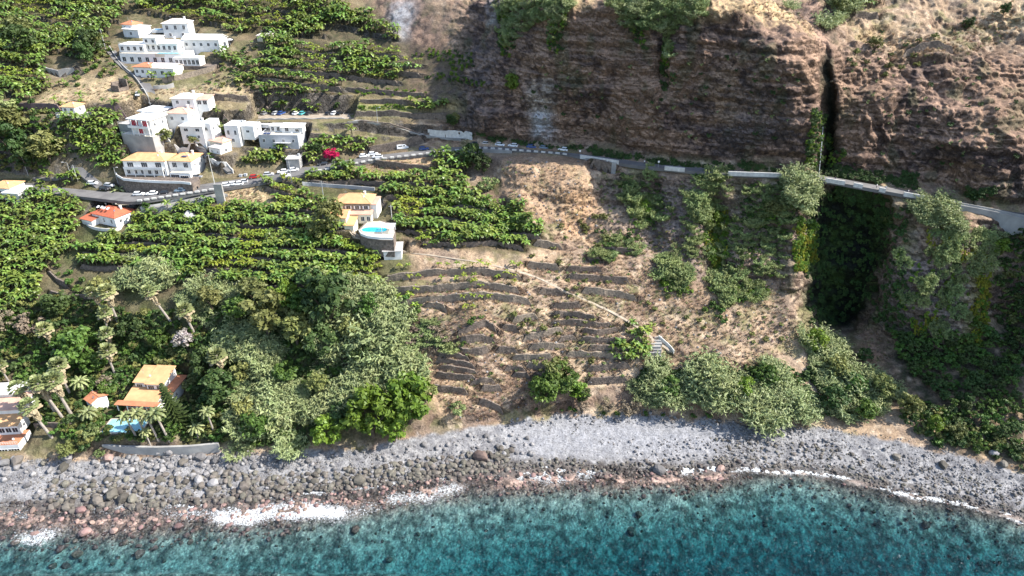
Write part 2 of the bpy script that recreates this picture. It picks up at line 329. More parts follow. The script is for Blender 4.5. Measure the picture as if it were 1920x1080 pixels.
mat('tyre', (.02,.02,.02)); mat('rim', (.4,.4,.4), rough=.4); mat('car_glass', (.015,.018,.022), rough=.08, spec=.7); mat('lamp_clear', (.7,.7,.68), rough=.2); mat('lamp_red', (.4,.02,.02), rough=.3)
mat('skin', (.45,.28,.2)); mat('cloth_white', (.75,.75,.75)); mat('cloth_blue', (.08,.12,.3)); mat('cloth_dark', (.04,.04,.05)); mat('falling_water', (.34,.37,.40), (.22,.25,.28), 2, rough=.3, trans=.3)
# ------------------------------------------------------------------ mesh builder
class MB:
    def __init__(s): s.v = []; s.f = []; s.m = []; s.mi = 0
    def add(s, vv, ff):
        o = len(s.v); s.v += [tuple(p) for p in vv]; s.f += [tuple(i+o for i in f) for f in ff]; s.m += [s.mi]*len(ff); return s
    def box(s, x0, y0, z0, x1, y1, z1):
        return s.add([(x0,y0,z0),(x1,y0,z0),(x1,y1,z0),(x0,y1,z0),(x0,y0,z1),(x1,y0,z1),(x1,y1,z1),(x0,y1,z1)],
                     [(0,3,2,1),(4,5,6,7),(0,1,5,4),(1,2,6,5),(2,3,7,6),(3,0,4,7)])
    def tube(s, p0, p1, r0, r1, n=6, cap=True):
        p0 = np.array(p0, float); p1 = np.array(p1, float); d_ = p1-p0; d_ /= np.linalg.norm(d_)+1e-9
        a = np.cross(d_, (0,0,1) if abs(d_[2]) < .9 else (1,0,0)); a /= np.linalg.norm(a); b = np.cross(d_, a)
        vv = []
        for p, r in ((p0, r0), (p1, r1)):
            for k in range(n): vv.append(p+r*(cos(2*pi*k/n)*a+sin(2*pi*k/n)*b))
        ff = [(k, (k+1) % n, n+(k+1) % n, n+k) for k in range(n)]
        if cap: ff += [tuple(range(n-1, -1, -1)), tuple(range(n, 2*n))]
        return s.add(vv, ff)
    def mesh(s, name):
        me = bpy.data.meshes.new(name); me.from_pydata(s.v, [], s.f); me.polygons.foreach_set('material_index', s.m); me.update(); return me
def tag(o, label=None, cat=None, group=None, kind=None):
    if label: o['label'] = label
    if cat: o['category'] = cat
    if group: o['group'] = group
    if kind: o['kind'] = kind
    return o
def link(name, me, mats=None, parent=None, loc=None, rz=None, **k):
    o = bpy.data.objects.new(name, me); C.objects.link(o)
    if me is not None and mats:
        for m in ([mats] if isinstance(mats, str) else mats): 
            if len(me.materials) < (1 if isinstance(mats, str) else len(mats)): me.materials.append(MATS[m])
    if parent is not None: o.parent = parent
    if loc is not None: o.location = loc
    if rz: o.rotation_euler = (0, 0, rz)
    return tag(o, **k)
def smooth(me, on=True): me.polygons.foreach_set('use_smooth', [on]*len(me.polygons)); return me
# ------------------------------------------------------------------ buildings (described before the terrain so that each can level its ground)
# block: (x px, y m, z m, width px, depth m, height m, roof, roof height, wall, roof material, windows[(face, n, z, w, h)])
Wf = lambda n, z=1.0, w=1.1, h=1.3: ('f', n, z, w, h)
Wr = lambda n, z=1.0, w=1.0, h=1.2: ('r', n, z, w, h)
Wl = lambda n, z=1.0, w=1.0, h=1.2: ('l', n, z, w, h)
PW, PG, CO, SW = 'plaster_white', 'plaster_grey', 'concrete', 'stone_wall'
HOUSES = [
 ('white_house', 'white two-storey house with pale hipped roof at the very top of the villa complex', 333, 71, 4, [(0,0,0,46,8,6.6,'hip',1.6,PW,'tile_pale',[Wf(3,3.8,1.2,1.8),Wf(2,.9),Wr(1,3.8)])]),
 ('white_house', 'long white house with a wide plain white roof beside the banana trees at the top', 380, 97, -4, [(0,0,0,70,9,5.4,'gable',1.8,PW,PW,[Wf(5,2.6),Wr(1,2.6)])]),
 ('tower_house', 'small white house with a red-orange hipped roof and chimney behind the hotel', 243, 68, -20, [(0,0,0,25,6,5.4,'hip',1.5,PW,'tile_terracotta',[Wf(2,3.2,.8,1.2),Wr(1,3.)]),(16,-2.5,-1,36,8,4.8,'shed',.9,PW,PW,[Wf(1,2.2)])]),
 ('terraced_hotel', 'rambling white hotel with stacked terraces, balconies and a long narrow pool', 284, 120, -6, [
    (2,0,-3,122,11,7.4,'deck',.9,PW,'deck',[Wf(8,3.9,1.6,2.0),Wl(2,4)]), (-40,3,4.4,50,8,3.4,'deck',.8,PW,PW,[Wf(4,.8,1.3,1.7),Wl(2)]),
    (12,6,4.4,64,8,3.6,'hip',1.2,PW,PW,[Wf(6,.9,1.2,1.7),Wr(1)]), (-6,5,7.6,26,7,2.8,'flat',.3,PW,PW,[Wf(2,.9)])]),
 ('white_annex', 'low white annex with a half terracotta roof just below the hotel terrace', 289, 146, -8, [(-20,0,-2,34,7,6.6,'hip',1.3,PW,'tile_terracotta',[Wf(3,4),Wf(2,1.6)]),(18,.5,-2,46,8,6.2,'gable',1.5,PW,'tile_pale',[Wf(3,3.4,1.5,1.6)])]),
 ('glazed_annex', 'white flat-roofed annex with a glazed front standing on a dark stone wall', 356, 131, -4, [(8,0,-3,74,6,4.6,'none',0,SW,SW,[]),(-4,1,1.6,48,5,3.2,'flat',.3,PW,PW,[Wf(6,.6,1.3,1.9)])]),
 ('white_house', 'white house with pale hipped roof and tiled porch below the dry terraces', 349, 209, -4, [(-2,0,-1,43,8,6.4,'hip',1.5,PW,'tile_pale',[Wf(2,4.2),Wf(3,1.4),Wr(1,3)]),(30,2,0,22,6,4.6,'shed',.8,PW,'tile_pink',[Wf(2,2.6,1.6,1.5)])]),
 ('white_house', 'small white house with orange-pink hipped roof between two pale roofed houses', 335, 233, -6, [(0,0,-1,42,8,5.6,'hip',1.5,PW,'tile_pink',[Wf(2,2.8),Wr(1,3)])]),
 ('white_house', 'blocky white house with two rows of small windows above the green hedge', 364, 264, -5, [(0,0,-1,44,8,7.2,'hip',.9,PW,PW,[Wf(2,5.0,1.6,1.1),Wf(2,2.2,.9,1.1)]),(25,1.5,-1,18,8,7.6,'parapet',.5,PW,PW,[Wf(1,5.0),Wr(2,5)])]),
 ('balcony_house', 'large white house with red curtained balconies on a tall grey concrete base', 258, 272, -16, [(4,0,-4,70,12,8,'deck',.9,CO,'deck',[]),(12,1.5,4,46,9,6.2,'slab',.4,PW,PW,[('f',2,3.6,3.2,2.2,'curtain_red'),('f',1,.5,2.6,2.1,'curtain_red'),Wr(2,3.5)]),
    (-36,5,2,40,10,4.6,'deck',.5,CO,'roof_grey',[]),(-4,11,6.4,40,8,4.4,'slab',.35,PW,PW,[Wf(3,1.8,1.5,1.1)])]),
 ('small_house', 'small white house with an orange hipped roof among vines below the purple wall', 128, 222, -8, [(0,1.5,0,26,6,4.4,'hip',1.4,PW,'tile_orange',[Wf(2,2.4),Wr(1,2.4)]),(4,-.5,-2,52,6,3.4,'deck',.7,PW,'deck',[Wf(3,1.2)])]),
 ('cube_house', 'tall narrow white cube house with a vine pergola on its roof terrace', 452, 268, -6, [(-14,0,-2,27,8,8.6,'parapet',.7,PW,PW,[Wf(2,5.4,.9,1.8),Wf(1,2.4)]),(14,1.5,1,24,7,5.2,'parapet',.6,PW,PW,[Wf(1,3.1,1.2,.9),Wr(1,3)])]),
 ('tiled_cottage', 'old cottage with a faded pink tile roof at the corner of the steep lane', 404, 284, -26, [(-4,2,-1,32,7,4.4,'hip',1.2,'plaster_cream','tile_pink',[Wf(2,2.2,.8,1)]),(12,-2.5,-2,28,6,4.2,'flat',.3,PW,'roof_grey',[Wf(2,2.4,.7,.8),Wr(1,2.4)])]),
 ('flat_roofed_house', 'wide grey-fronted house with a cluttered flat roof below the car park', 525, 279, -3, [(0,0,-2,74,10,7.4,'parapet',.5,PG,'deck',[Wf(4,4.8,1.0,1.3),Wf(2,1.6,.9,1.2)]),(-8,6,5.4,32,5,2.4,'flat',.25,PW,PW,[Wf(3,.5,1.1,1.6)]),(20,5,5.4,40,4,2.4,'shed',.7,PW,PW,[Wf(2,.6,1.4,1.5)]),(-38,9,6.2,40,5,1.4,'flat',.25,PW,PW,[])]),
 ('hillside_house', 'long white house with pale orange roof and full-width balcony on the curved stone wall', 276, 329, -3, [(0,0,0,80,9,6.2,'hip',2.0,PW,'tile_orange',[Wf(3,3.5,2.4,1.9),Wf(6,.7,1.2,1.5)])]),
 ('hillside_house', 'smaller white house with orange roof, skylight and garage awning beside the driveway', 343, 331, -6, [(0,0,0,44,10,6.6,'hip',1.9,PW,'tile_orange',[Wf(2,3.9,1.8,1.9),Wr(2,3.8)]),(4,-3,-.4,40,3.2,2.9,'deck',.6,PW,'deck',[('f',2,.3,3.4,2.0,'glass_dark')])]),
 ('red_roofed_house', 'white bungalow with bright red-orange roof and four skylights beside the fan palm', 196, 421, -24, [(3,0,-1,60,9,4.9,'hip',2.1,PW,'tile_red',[Wf(3,2.2,.8,1.6),Wr(2,2.4)]),(-26,-3,-1,28,5,3.4,'shed',.7,PW,'tile_red',[]),(-22,10,-1,34,5,3.6,'parapet',.5,PW,'deck',[])]),
 ('edge_house', 'white house with orange roof and covered veranda cut off by the left picture edge', 8, 378, -6, [(-10,2,-1,42,8,6,'hip',1.6,PW,'tile_orange',[Wf(3,3.4)]),(20,0,-1,26,7,4.8,'slab',.35,PW,PW,[('f',1,1.4,3.0,1.6,'glass_dark'),Wr(1,2)])]),
 ('pool_villa', 'stone villa with orange hipped roof, white shutters and yellow gabled wing by the pool', 664, 411, -2, [(0,0,-1,66,9,7.6,'hip',2.3,'stone_pale','tile_orange',[('f',4,5.2,1.5,1.3,'glass_dark'),Wf(3,1.8,1.4,1.9)]),(36,1,-1,14,8,6.6,'flat',.3,PW,'tile_pink',[Wr(1,3)]),
    (14,-2.4,-1,44,2.4,4.2,'shed',.7,'plaster_cream','tile_pink',[Wf(4,1.4,1.2,1.7)]),(-18,-8,-3,28,8,7,'gable',1.6,'plaster_cream','tile_orange',[('f',1,3.2,2.4,2.4,'glass_dark')]),(2,-9.5,-3.5,16,7,5.2,'shed',.9,'plaster_cream','tile_orange',[('f',1,.6,2.4,2.2,'glass_dark')])]),
 ('path_hut', 'little whitewashed hut with a flat pale roof at the bend of the stone path', 737, 487, 4, [(0,0,-1,33,6,4.6,'shed',.6,PW,'roof_grey',[Wf(1,2.4,.8,.8)])]),
 ('concrete_shed', 'bare concrete shed with a closed door beside the road and parked cars', 551, 318, 2, [(0,0,-.5,24,5,4.8,'flat',.25,CO,'roof_grey',[Wr(1,1.2,1,1.8)])]),
 ('seaside_villa', 'white villa with stepped orange tiled roofs and a veranda among tall palms', 262, 772, -5, [(-8,7,0,40,7,6.8,'shed',1.6,PW,'tile_orange',[Wf(2,4.6,1.9,1.3)]),(22,6.3,0,40,8,6.9,'shed',1.6,PW,'tile_orange',[Wf(2,4.7,2.0,1.4)]),
    (4,1,0,72,6.2,3.5,'shed',1.5,PW,'tile_orange',[('f',3,1.0,2.6,2.0,'glass_dark')]),(52,5,-.5,20,9,5.0,'slab',.3,PW,'tile_terracotta',[Wf(2,2.2),Wr(2,2.2)]),(2,-1.2,-.6,70,2.2,1.4,'none',0,'tile_terracotta','tile_terracotta',[])]),
 ('beachfront_house', 'stacked white house with red terraces on the shore, cut off by the left edge', 4, 846, 5, [(0,0,-3,106,7,5.4,'deck',.9,PW,'tile_terracotta',[('f',3,1.8,3.4,1.9,'glass_dark'),Wr(2,2)]),(-12,5,2,96,6,4.2,'shed',1.0,PW,'tile_orange',[Wf(5,1.4,1.6,1.7),Wr(1,1.4)]),(-14,10,4.4,98,7,4.4,'shed',1.2,PW,'tile_pink',[Wf(5,1.2),Wr(2,1.4)]),(-40,15.5,6.4,90,6,4.6,'gable',1.2,PW,PW,[Wf(2,1.4),Wr(1,1.5)])]),
 ('stone_ruin', 'roofless grey stone ruin on the dry terrace above the purple wall', 217, 172, -24, [(0,0,-1,20,5,5.6,'open',0,SW,SW,[])]),
 ('pink_shed', 'tiny shed with a flat pale pink roof between banana rows right of the hotel', 495, 78, 0, [(0,0,-1,24,6,3.6,'flat',.25,'plaster_cream','tile_pale',[Wf(1,1.4,.8,.8)])]),
 ('orange_roof_hut', 'low hut with a bare orange roof half hidden by trees left of the villa', 170, 764, -34, [(0,0,0,22,5,2.8,'gable',1.1,PW,'tile_terracotta',[Wf(1,1.2)])]),
]
HP = []
for (name, label, u, v, rzd, blocks) in HOUSES:
    P = at(u, v); s_ = proj(P)[2]/F*(.85 if name == 'seaside_villa' else (.62 if name == 'beachfront_house' else 1)); rz = radians(rzd); HP.append((P, s_, rz))
    for b in blocks[:1]:
        x0 = b[0]*s_; c, s2 = cos(rz), sin(rz)
        dn = max(q[1]+q[4] for q in blocks); wl = min((q[0]-q[3]/2) for q in blocks)*s_; wr = max((q[0]+q[3]/2) for q in blocks)*s_; mx_ = (wl+wr)/2
        ym = min(q[1] for q in blocks)
        pad((P[0]+mx_*c, P[1]+mx_*s2, P[2]), (wr-wl)/2+.4, dn+.5, -ym+.6, rz, 2.5)
# pool podiums, other levelled places
POOL_P = at(708, 448); pad(POOL_P, 8.5, 7, .5, 0, 1.5); PZ_pool = POOL_P[2]
GARDEN = at(262, 795); pad(GARDEN, 14, 9, 6, 0, 4)
HILL_PODIUM = HP[14][0]
# car park level
cp = at(565, 217); pad((cp[0], cp[1], cp[2]), 22, 9, 5, 0, 1.2)
# flatten along cross-slope side roads: v line, half width px
def flat_line(pts, hw):
    global PZ
    ua, ub = pts[0][0], pts[-1][0]; i0, i1 = np.searchsorted(us, [ua, ub]); uu = us[i0:i1]; lv = line_v(pts, uu)
    zc = gi(PZ, uu, lv); zc = np.convolve(np.pad(zc, 12, mode='edge'), np.ones(25)/25, 'valid')
    k = 1-sm(np.abs(vs[:, None]-lv[None, :]), hw, hw*1.7)
    PZ[:, i0:i1] = PZ[:, i0:i1]*(1-k)+zc[None, :]*k
SIDE_ROAD = [(652,226),(720,237),(800,250),(850,258),(876,264)]
flat_line(SIDE_ROAD, 6)
flat_line([(262,400),(330,384),(400,366),(414,360)], 9)
PATH = [(655,432),(685,452),(715,464),(760,473),(830,482),(910,494),(975,511),(1010,521),(1045,540),(1080,556),(1130,577),(1180,603),(1215,628),(1240,648),(1266,666)]
flat_line(PATH, 2.6)
# ------------------------------------------------------------------ ground colours
def c3(*a): return np.array(a)
N2 = normals(); nz = np.clip(N2[..., 2], 0, 1)
n1 = fbm(PX/9., PY/9., PZ/9., 4); n2 = fbm(PX/2.2, PY/2.2, PZ/2.2+7, 3); n3 = fbm(PX/30., PY/30., PZ/30.+3, 3); n4 = fbm(PX/1.0, PY/1.0, PZ/1.0+2, 2)
col = np.zeros(PX.shape+(3,))
def lay(m, c, c2=None, t=None):
    global col
    m = np.clip(m, 0, 1)[..., None]; c = np.asarray(c, float)
    if c2 is not None: tt = np.clip(t, 0, 1)[..., None]; c = c*(1-tt)+np.asarray(c2)*tt
    col = col*(1-m)+c*m
DRY, DRY2, SOIL, GRN, DK = (.37,.275,.19), (.26,.185,.125), (.16,.11,.08), (.085,.10,.035), (.055,.05,.03)
lay(np.ones_like(PX), DRY2, DRY, .5+n1*1.6)
lay(sm(n3+n2*.6, -.05, .25)*.8, SOIL)
rockc = sm(.62-nz, -.12, .12)
lay(rockc, (.13,.095,.078), (.26,.18,.13), .45+n2*1.3)
lay(sm(fbm(PX/6., PY/6., PZ/6., 3), .05, .3)*.55*(V > 0), (.11,.125,.05))
lay(sm(fbm(PX/5., PY/5., PZ/5.+6, 3), .02, .3)*.55, (.20,.155,.125)); lay(sm(fbm(PX/2.6, PY/2.6, PZ/2.6+16, 2), .2, .5)*.5, (.50,.40,.30))
left = sm(800-U+fbm(U/50., V/50.)*60, 0, 60)*land
left = left*np.where(V < 335, .7, 1)
lay(left*.85, (.085,.075,.045), (.055,.075,.025), .5+n1*1.5)
for p in (B1, B2, B3, B4, B4b, B5, B5b, B6): lay(mask(p, 3)*.92, (.10,.075,.048), (.045,.05,.022), .5+n2)
# cliff above the road
cm = np.clip(cliffm+mask([(640,-60),(800,-60),(800,-10),(880,240),(830,250),(770,180),(770,100),(740,50)], 5), 0, 1)*(1-sm(120-V+(U-1560)*.05, 0, 60)*sm(U, 1545, 1600))*(V > -2)
cl = np.clip(.5+n2*1.0+n1*.9+n4*.3, 0, 1)
lay(cm, (.085,.060,.052), (.31,.21,.155), np.clip(.5+n2*1.5+n1*.9+n4*.8, 0, 1))
lay(cm*sm(n3, .05, .3)*.6, (.30,.20,.14)); lay(cm*sm(-n3, .08, .3)*.35, (.12,.11,.11))
lay(cm*sm(fbm(PX/8., PY/8., PZ/2., 3), .12, .4)*.5, (.055,.044,.042))
lay(cm*sm(fbm(PX/5., PY/5., PZ/14.+5, 3), .16, .4)*.45, (.075,.085,.045))
def vcol(poly, c, a, n=3, c2=None):
    lay(mask(poly, n)*a*np.clip(.75+n2*1.2, 0, 1), c, c2, .5+n4*1.5)
vcol([(735,0),(775,0),(772,72),(745,60)], (.45,.45,.46), .75)            # pale mineral streaks
vcol([(995,150),(1045,150),(1035,215),(1020,262),(1000,240)], (.42,.36,.30), .8)
vcol([(1000,215),(1032,215),(1045,262),(1005,262)], (.42,.44,.47), .8)
vcol([(1320,230),(1470,225),(1500,262),(1420,275),(1330,268)], (.055,.052,.06), .6)
vcol([(920,0),(935,0),(935,50),(922,50)], (.4,.4,.4), .6)
vcol([(1340,-20),(1450,-10),(1520,36),(1540,70),(1500,52),(1400,30),(1330,36),(1270,30)], (.50,.37,.22), .95, 2, (.40,.29,.17))
vcol([(1820,-10),(1960,-10),(1960,60),(1860,62),(1830,30)], (.50,.38,.25), .85)
vcol([(1660,110),(1760,108),(1760,96),(1680,88),(1640,74),(1600,50),(1640,40),(1700,60)], (.42,.30,.18), .8)
vcol([(1060,-10),(1130,-10),(1120,12),(1070,14)], (.50,.37,.22), .9)
vcol([(1320,130),(1380,130),(1380,230),(1340,220)], (.33,.23,.15), .5)
# recess: wet mossy rock
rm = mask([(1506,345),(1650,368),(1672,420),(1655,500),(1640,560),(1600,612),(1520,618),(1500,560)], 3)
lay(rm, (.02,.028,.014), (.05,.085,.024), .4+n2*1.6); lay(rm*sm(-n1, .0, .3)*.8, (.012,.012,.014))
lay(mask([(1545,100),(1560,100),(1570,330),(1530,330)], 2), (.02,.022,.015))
vcol([(1830,450),(1856,470),(1850,620),(1810,680),(1800,560)], (.26,.24,.02), .9)
vcol([(1740,430),(1830,440),(1840,500),(1800,520),(1760,470)], (.36,.25,.13), .8)
vcol([(1680,470),(1840,500),(1840,600),(1780,650),(1690,630),(1640,600)], (.15,.125,.12), .9, 6, (.24,.20,.18))
vcol([(1600,600),(1700,640),(1650,700),(1600,650)], (.33,.21,.15), .8)
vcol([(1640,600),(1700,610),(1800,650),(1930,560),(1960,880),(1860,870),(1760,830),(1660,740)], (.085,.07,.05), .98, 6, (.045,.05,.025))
vcol([(940,288),(1090,305),(1110,360),(1060,400),(980,400),(945,340)], (.36,.25,.165), .8)
vcol([(1040,350),(1130,370),(1110,440),(1060,430)], (.44,.28,.17), .8)
vcol([(480,30),(700,30),(780,80),(860,110),(870,240),(650,205),(480,200)], (.10,.08,.055), .85, 4, (.06,.06,.035))  # dark soil, with the shade of the cliff flank put into its colour
lay(sm(.60-nz, -.05, .1)*sm(820-U, 0, 40)*(V < 420), (.17,.15,.13), (.075,.068,.062), .5+n2*1.6)
vcol([(1130,330),(1500,345),(1500,440),(1440,560),(1300,520),(1180,500),(1110,430)], (.17,.135,.12), .75, 5, (.27,.21,.165))
vcol([(60,196),(480,210),(480,330),(200,340),(60,330)], (.16,.13,.08), .6, 5)
vcol([(700,296),(830,284),(830,300),(720,306)], (.52,.37,.22), .95); vcol([(640,305),(720,318),(810,320),(800,332),(700,322),(600,312)], (.50,.37,.24), .95)
vcol([(420,345),(490,345),(500,372),(520,400),(460,398),(420,370)], (.46,.35,.22), .95)
vcol([(100,170),(150,140),(250,150),(275,195),(60,196)], (.40,.31,.20), .9); vcol([(290,165),(480,168),(480,185),(290,182)], (.46,.37,.24), .85)
vcol([(655,180),(860,190),(860,212),(655,205)], (.34,.27,.14), .8); vcol([(655,196),(790,196),(790,210),(655,210)], (.10,.17,.035), .9)
vcol([(960,560),(1060,560),(1200,590),(1200,720),(1090,725),(980,680)], (.47,.365,.255), .65)  # terrace ground painted lighter to brighten the sunlit flats
vcol([(1190,350),(1300,360),(1310,520),(1200,470)], (.13,.11,.105), .7, 5, (.22,.18,.16))
vcol([(1360,430),(1480,440),(1490,520),(1400,520)], (.15,.12,.11), .6, 5, (.30,.22,.17))
vcol([(760,620),(850,640),(900,740),(830,790),(760,700)], (.44,.32,.21), .6)
vcol([(240,268),(305,262),(300,280),(230,282)], (.42,.33,.22), .9)
# beach
shore = vw-V                                                            # px above water line
bm = (1-sm(vb-V+fbm(U/18., V/18.)*12, -6, 3))
bc = np.clip(.5+n2*1.1+n4*.8, 0, 1)
lay(bm, (.15,.148,.155), (.27,.265,.265), bc)
lay(bm*mask([(930,800),(1100,785),(1360,800),(1350,850),(1000,852)], 8), (.225,.228,.245), (.265,.265,.275), .5+n4*.6)
lay(bm*(1-sm(shore+n2*16, 4, 30)), (.075,.068,.066), (.13,.12,.11), .5+n4*1.5)
PZ = np.where(PZ < 0, -9*(np.abs(PZ)/9)**(1.35+.6*(1-sm(U, 1330, 1430))+.6*(1-sm(U, 900, 1200))), PZ)
sea = 1-sm(PZ, -.3, .05); rgt = sm(U, 1340, 1420)
sc = np.clip(.5+fbm(PX/1.6, PY/1.6, 3., 3)*2.2, 0, 1)
lay(sea, (.13,.10,.085), (.40,.29,.245), sc); lay(sea*rgt, (.08,.075,.07), (.24,.21,.19), sc)
deep = sm(-PZ+n3*1.2, .35, 2.0)
lay(sea*deep, (.15,.17,.155), (.52,.55,.50), np.clip(.5+fbm(PX/1.5, PY/1.5, 3., 3)*1.4+n3*.5, 0, 1))
# boulders of the sea floor as relief
PZ += sea*(.5*ridged(PX/3., PY/3., 2., 3)+.5*fbm(PX/8., PY/8., 1., 2))
PZ += bm*(1-sea)*(fbm(PX/1.5, PY/1.5, 9., 2)*.22)
nv, nu = PX.shape
def grid_mesh(name, P, colr=None, keep=None):
    h, w = P.shape[:2]; me = bpy.data.meshes.new(name); idx = np.arange(h*w).reshape(h, w)
    q = np.stack([idx[:-1, :-1], idx[1:, :-1], idx[1:, 1:], idx[:-1, 1:]], -1).reshape(-1, 4)
    if keep is not None: q = q[keep.reshape(-1)]
    me.vertices.add(h*w); me.vertices.foreach_set('co', P.reshape(-1).astype(np.float32))
    me.loops.add(len(q)*4); me.loops.foreach_set('vertex_index', q.reshape(-1).astype(np.int32))
    me.polygons.add(len(q)); me.polygons.foreach_set('loop_start', (np.arange(len(q))*4).astype(np.int32)); me.polygons.foreach_set('loop_total', np.full(len(q), 4, np.int32))
    me.update(calc_edges=True)
    if colr is not None:
        a = me.color_attributes.new('Col', 'FLOAT_COLOR', 'POINT'); a.data.foreach_set('color', np.concatenate([colr, np.ones(colr.shape[:2]+(1,))], -1).reshape(-1).astype(np.float32))
    return me
m, nt, n, l = nm('ground_mat')
out = n('ShaderNodeOutputMaterial'); b = n('ShaderNodeBsdfPrincipled'); b.inputs['Roughness'].default_value = .95; b.inputs['Specular IOR Level'].default_value = .15
vc = n('ShaderNodeVertexColor'); vc.layer_name = 'Col'; geo = n('ShaderNodeNewGeometry'); nz1 = n('ShaderNodeTexNoise'); nz1.inputs['Scale'].default_value = 1.6; nz1.inputs['Detail'].default_value = 6; nz1.inputs['Roughness'].default_value = .7
l(geo.outputs['Position'], nz1.inputs['Vector']); mr = n('ShaderNodeMapRange'); mr.inputs[1].default_value = .3; mr.inputs[2].default_value = .7; mr.inputs[3].default_value = .55; mr.inputs[4].default_value = 1.45; l(nz1.outputs[0], mr.inputs[0])
nz2 = n('ShaderNodeTexNoise'); nz2.inputs['Scale'].default_value = .55; nz2.inputs['Detail'].default_value = 8; nz2.inputs['Roughness'].default_value = .72; nz2.inputs['Distortion'].default_value = .8; l(geo.outputs['Position'], nz2.inputs['Vector'])
vr = n('ShaderNodeTexVoronoi'); vr.feature = 'DISTANCE_TO_EDGE'; vr.inputs['Scale'].default_value = .42; mp2 = n('ShaderNodeVectorMath'); mp2.operation = 'MULTIPLY_ADD'; mp2.inputs[1].default_value = (2.2, 2.2, 2.2); l(nz2.outputs['Color'], mp2.inputs[0]); l(geo.outputs['Position'], mp2.inputs[2]); l(mp2.outputs[0], vr.inputs['Vector'])
mr3 = n('ShaderNodeMapRange'); mr3.inputs[1].default_value = .3; mr3.inputs[2].default_value = .7; mr3.inputs[3].default_value = .68; mr3.inputs[4].default_value = 1.32; l(nz2.outputs[0], mr3.inputs[0]); mm = n('ShaderNodeMath'); mm.operation = 'MULTIPLY'; l(mr.outputs[0], mm.inputs[0]); l(mr3.outputs[0], mm.inputs[1])
hs = n('ShaderNodeHueSaturation'); hs.inputs['Saturation'].default_value = 1.05; l(vc.outputs[0], hs.inputs['Color']); l(mm.outputs[0], hs.inputs['Value']); l(hs.outputs[0], b.inputs['Base Color'])
bp = n('ShaderNodeBump'); bp.inputs['Strength'].default_value = .9; bp.inputs['Distance'].default_value = .35; l(nz1.outputs[0], bp.inputs['Height']); # blocky fractures and coarse relief, only where the ground is steep rock
sx = n('ShaderNodeSeparateXYZ'); l(geo.outputs['True Normal'], sx.inputs[0]); st_ = n('ShaderNodeMapRange'); st_.inputs[1].default_value = .62; st_.inputs[2].default_value = .35; st_.inputs[3].default_value = .12; st_.inputs[4].default_value = 1; l(sx.outputs[2], st_.inputs[0])
vm = n('ShaderNodeMapRange'); vm.inputs[2].default_value = .18; l(vr.outputs['Distance'], vm.inputs[0]); ha = n('ShaderNodeMath'); ha.operation = 'MULTIPLY_ADD'; ha.inputs[1].default_value = 2.4; l(nz2.outputs[0], ha.inputs[0]); l(vm.outputs[0], ha.inputs[2])
b2 = n('ShaderNodeBump'); b2.inputs['Distance'].default_value = .9; l(st_.outputs[0], b2.inputs['Strength']); l(ha.outputs[0], b2.inputs['Height']); l(bp.outputs[0], b2.inputs['Normal'])
l(b2.outputs[0], b.inputs['Normal']); l(b.outputs[0], out.inputs[0])
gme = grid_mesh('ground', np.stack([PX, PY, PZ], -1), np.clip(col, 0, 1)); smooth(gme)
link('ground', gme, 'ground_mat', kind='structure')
# ------------------------------------------------------------------ sea: closed body of water with absorption, foam on its surface
m, nt, n, l = nm('sea_water')
out = n('ShaderNodeOutputMaterial'); geo = n('ShaderNodeNewGeometry')
tr = n('ShaderNodeBsdfTransparent'); gl = n('ShaderNodeBsdfGlossy'); gl.inputs['Roughness'].default_value = .12
nt1 = n('ShaderNodeTexNoise'); nt1.inputs['Scale'].default_value = 1.3; nt1.inputs['Detail'].default_value = 5; nt1.inputs['Distortion'].default_value = .6; l(geo.outputs['Position'], nt1.inputs['Vector'])
bp = n('ShaderNodeBump'); bp.inputs['Strength'].default_value = 1; bp.inputs['Distance'].default_value = .13; l(nt1.outputs[0], bp.inputs['Height'])
fr = n('ShaderNodeFresnel'); fr.inputs['IOR'].default_value = 1.33; l(bp.outputs[0], fr.inputs['Normal']); l(bp.outputs[0], gl.inputs['Normal'])
# ripple light put into the colour: noise tints the transparency brighter and darker
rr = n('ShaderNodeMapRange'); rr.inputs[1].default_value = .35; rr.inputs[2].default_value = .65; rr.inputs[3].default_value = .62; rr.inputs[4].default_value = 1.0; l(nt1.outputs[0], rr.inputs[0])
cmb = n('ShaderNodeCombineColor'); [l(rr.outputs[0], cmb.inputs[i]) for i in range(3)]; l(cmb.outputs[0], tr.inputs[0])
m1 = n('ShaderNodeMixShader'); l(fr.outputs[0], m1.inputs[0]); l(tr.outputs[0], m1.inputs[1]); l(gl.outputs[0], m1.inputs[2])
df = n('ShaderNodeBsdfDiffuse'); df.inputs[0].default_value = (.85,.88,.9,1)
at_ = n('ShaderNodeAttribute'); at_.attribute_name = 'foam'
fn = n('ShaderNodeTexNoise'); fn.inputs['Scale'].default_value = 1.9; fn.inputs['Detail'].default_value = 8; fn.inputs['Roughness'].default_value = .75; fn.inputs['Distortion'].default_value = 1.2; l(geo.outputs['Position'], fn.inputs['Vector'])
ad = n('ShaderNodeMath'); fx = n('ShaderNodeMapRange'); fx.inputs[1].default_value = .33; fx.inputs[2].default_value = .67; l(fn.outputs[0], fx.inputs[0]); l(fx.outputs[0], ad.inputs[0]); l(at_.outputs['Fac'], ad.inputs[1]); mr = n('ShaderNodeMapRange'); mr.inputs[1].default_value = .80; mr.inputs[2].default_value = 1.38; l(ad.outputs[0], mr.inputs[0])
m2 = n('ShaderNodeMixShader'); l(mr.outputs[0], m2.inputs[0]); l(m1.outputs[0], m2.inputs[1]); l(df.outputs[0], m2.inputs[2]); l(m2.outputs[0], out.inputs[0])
va = n('ShaderNodeVolumeAbsorption'); va.inputs[0].default_value = (.04,.64,.71,1); va.inputs[1].default_value = .15; l(va.outputs[0], out.inputs['Volume'])
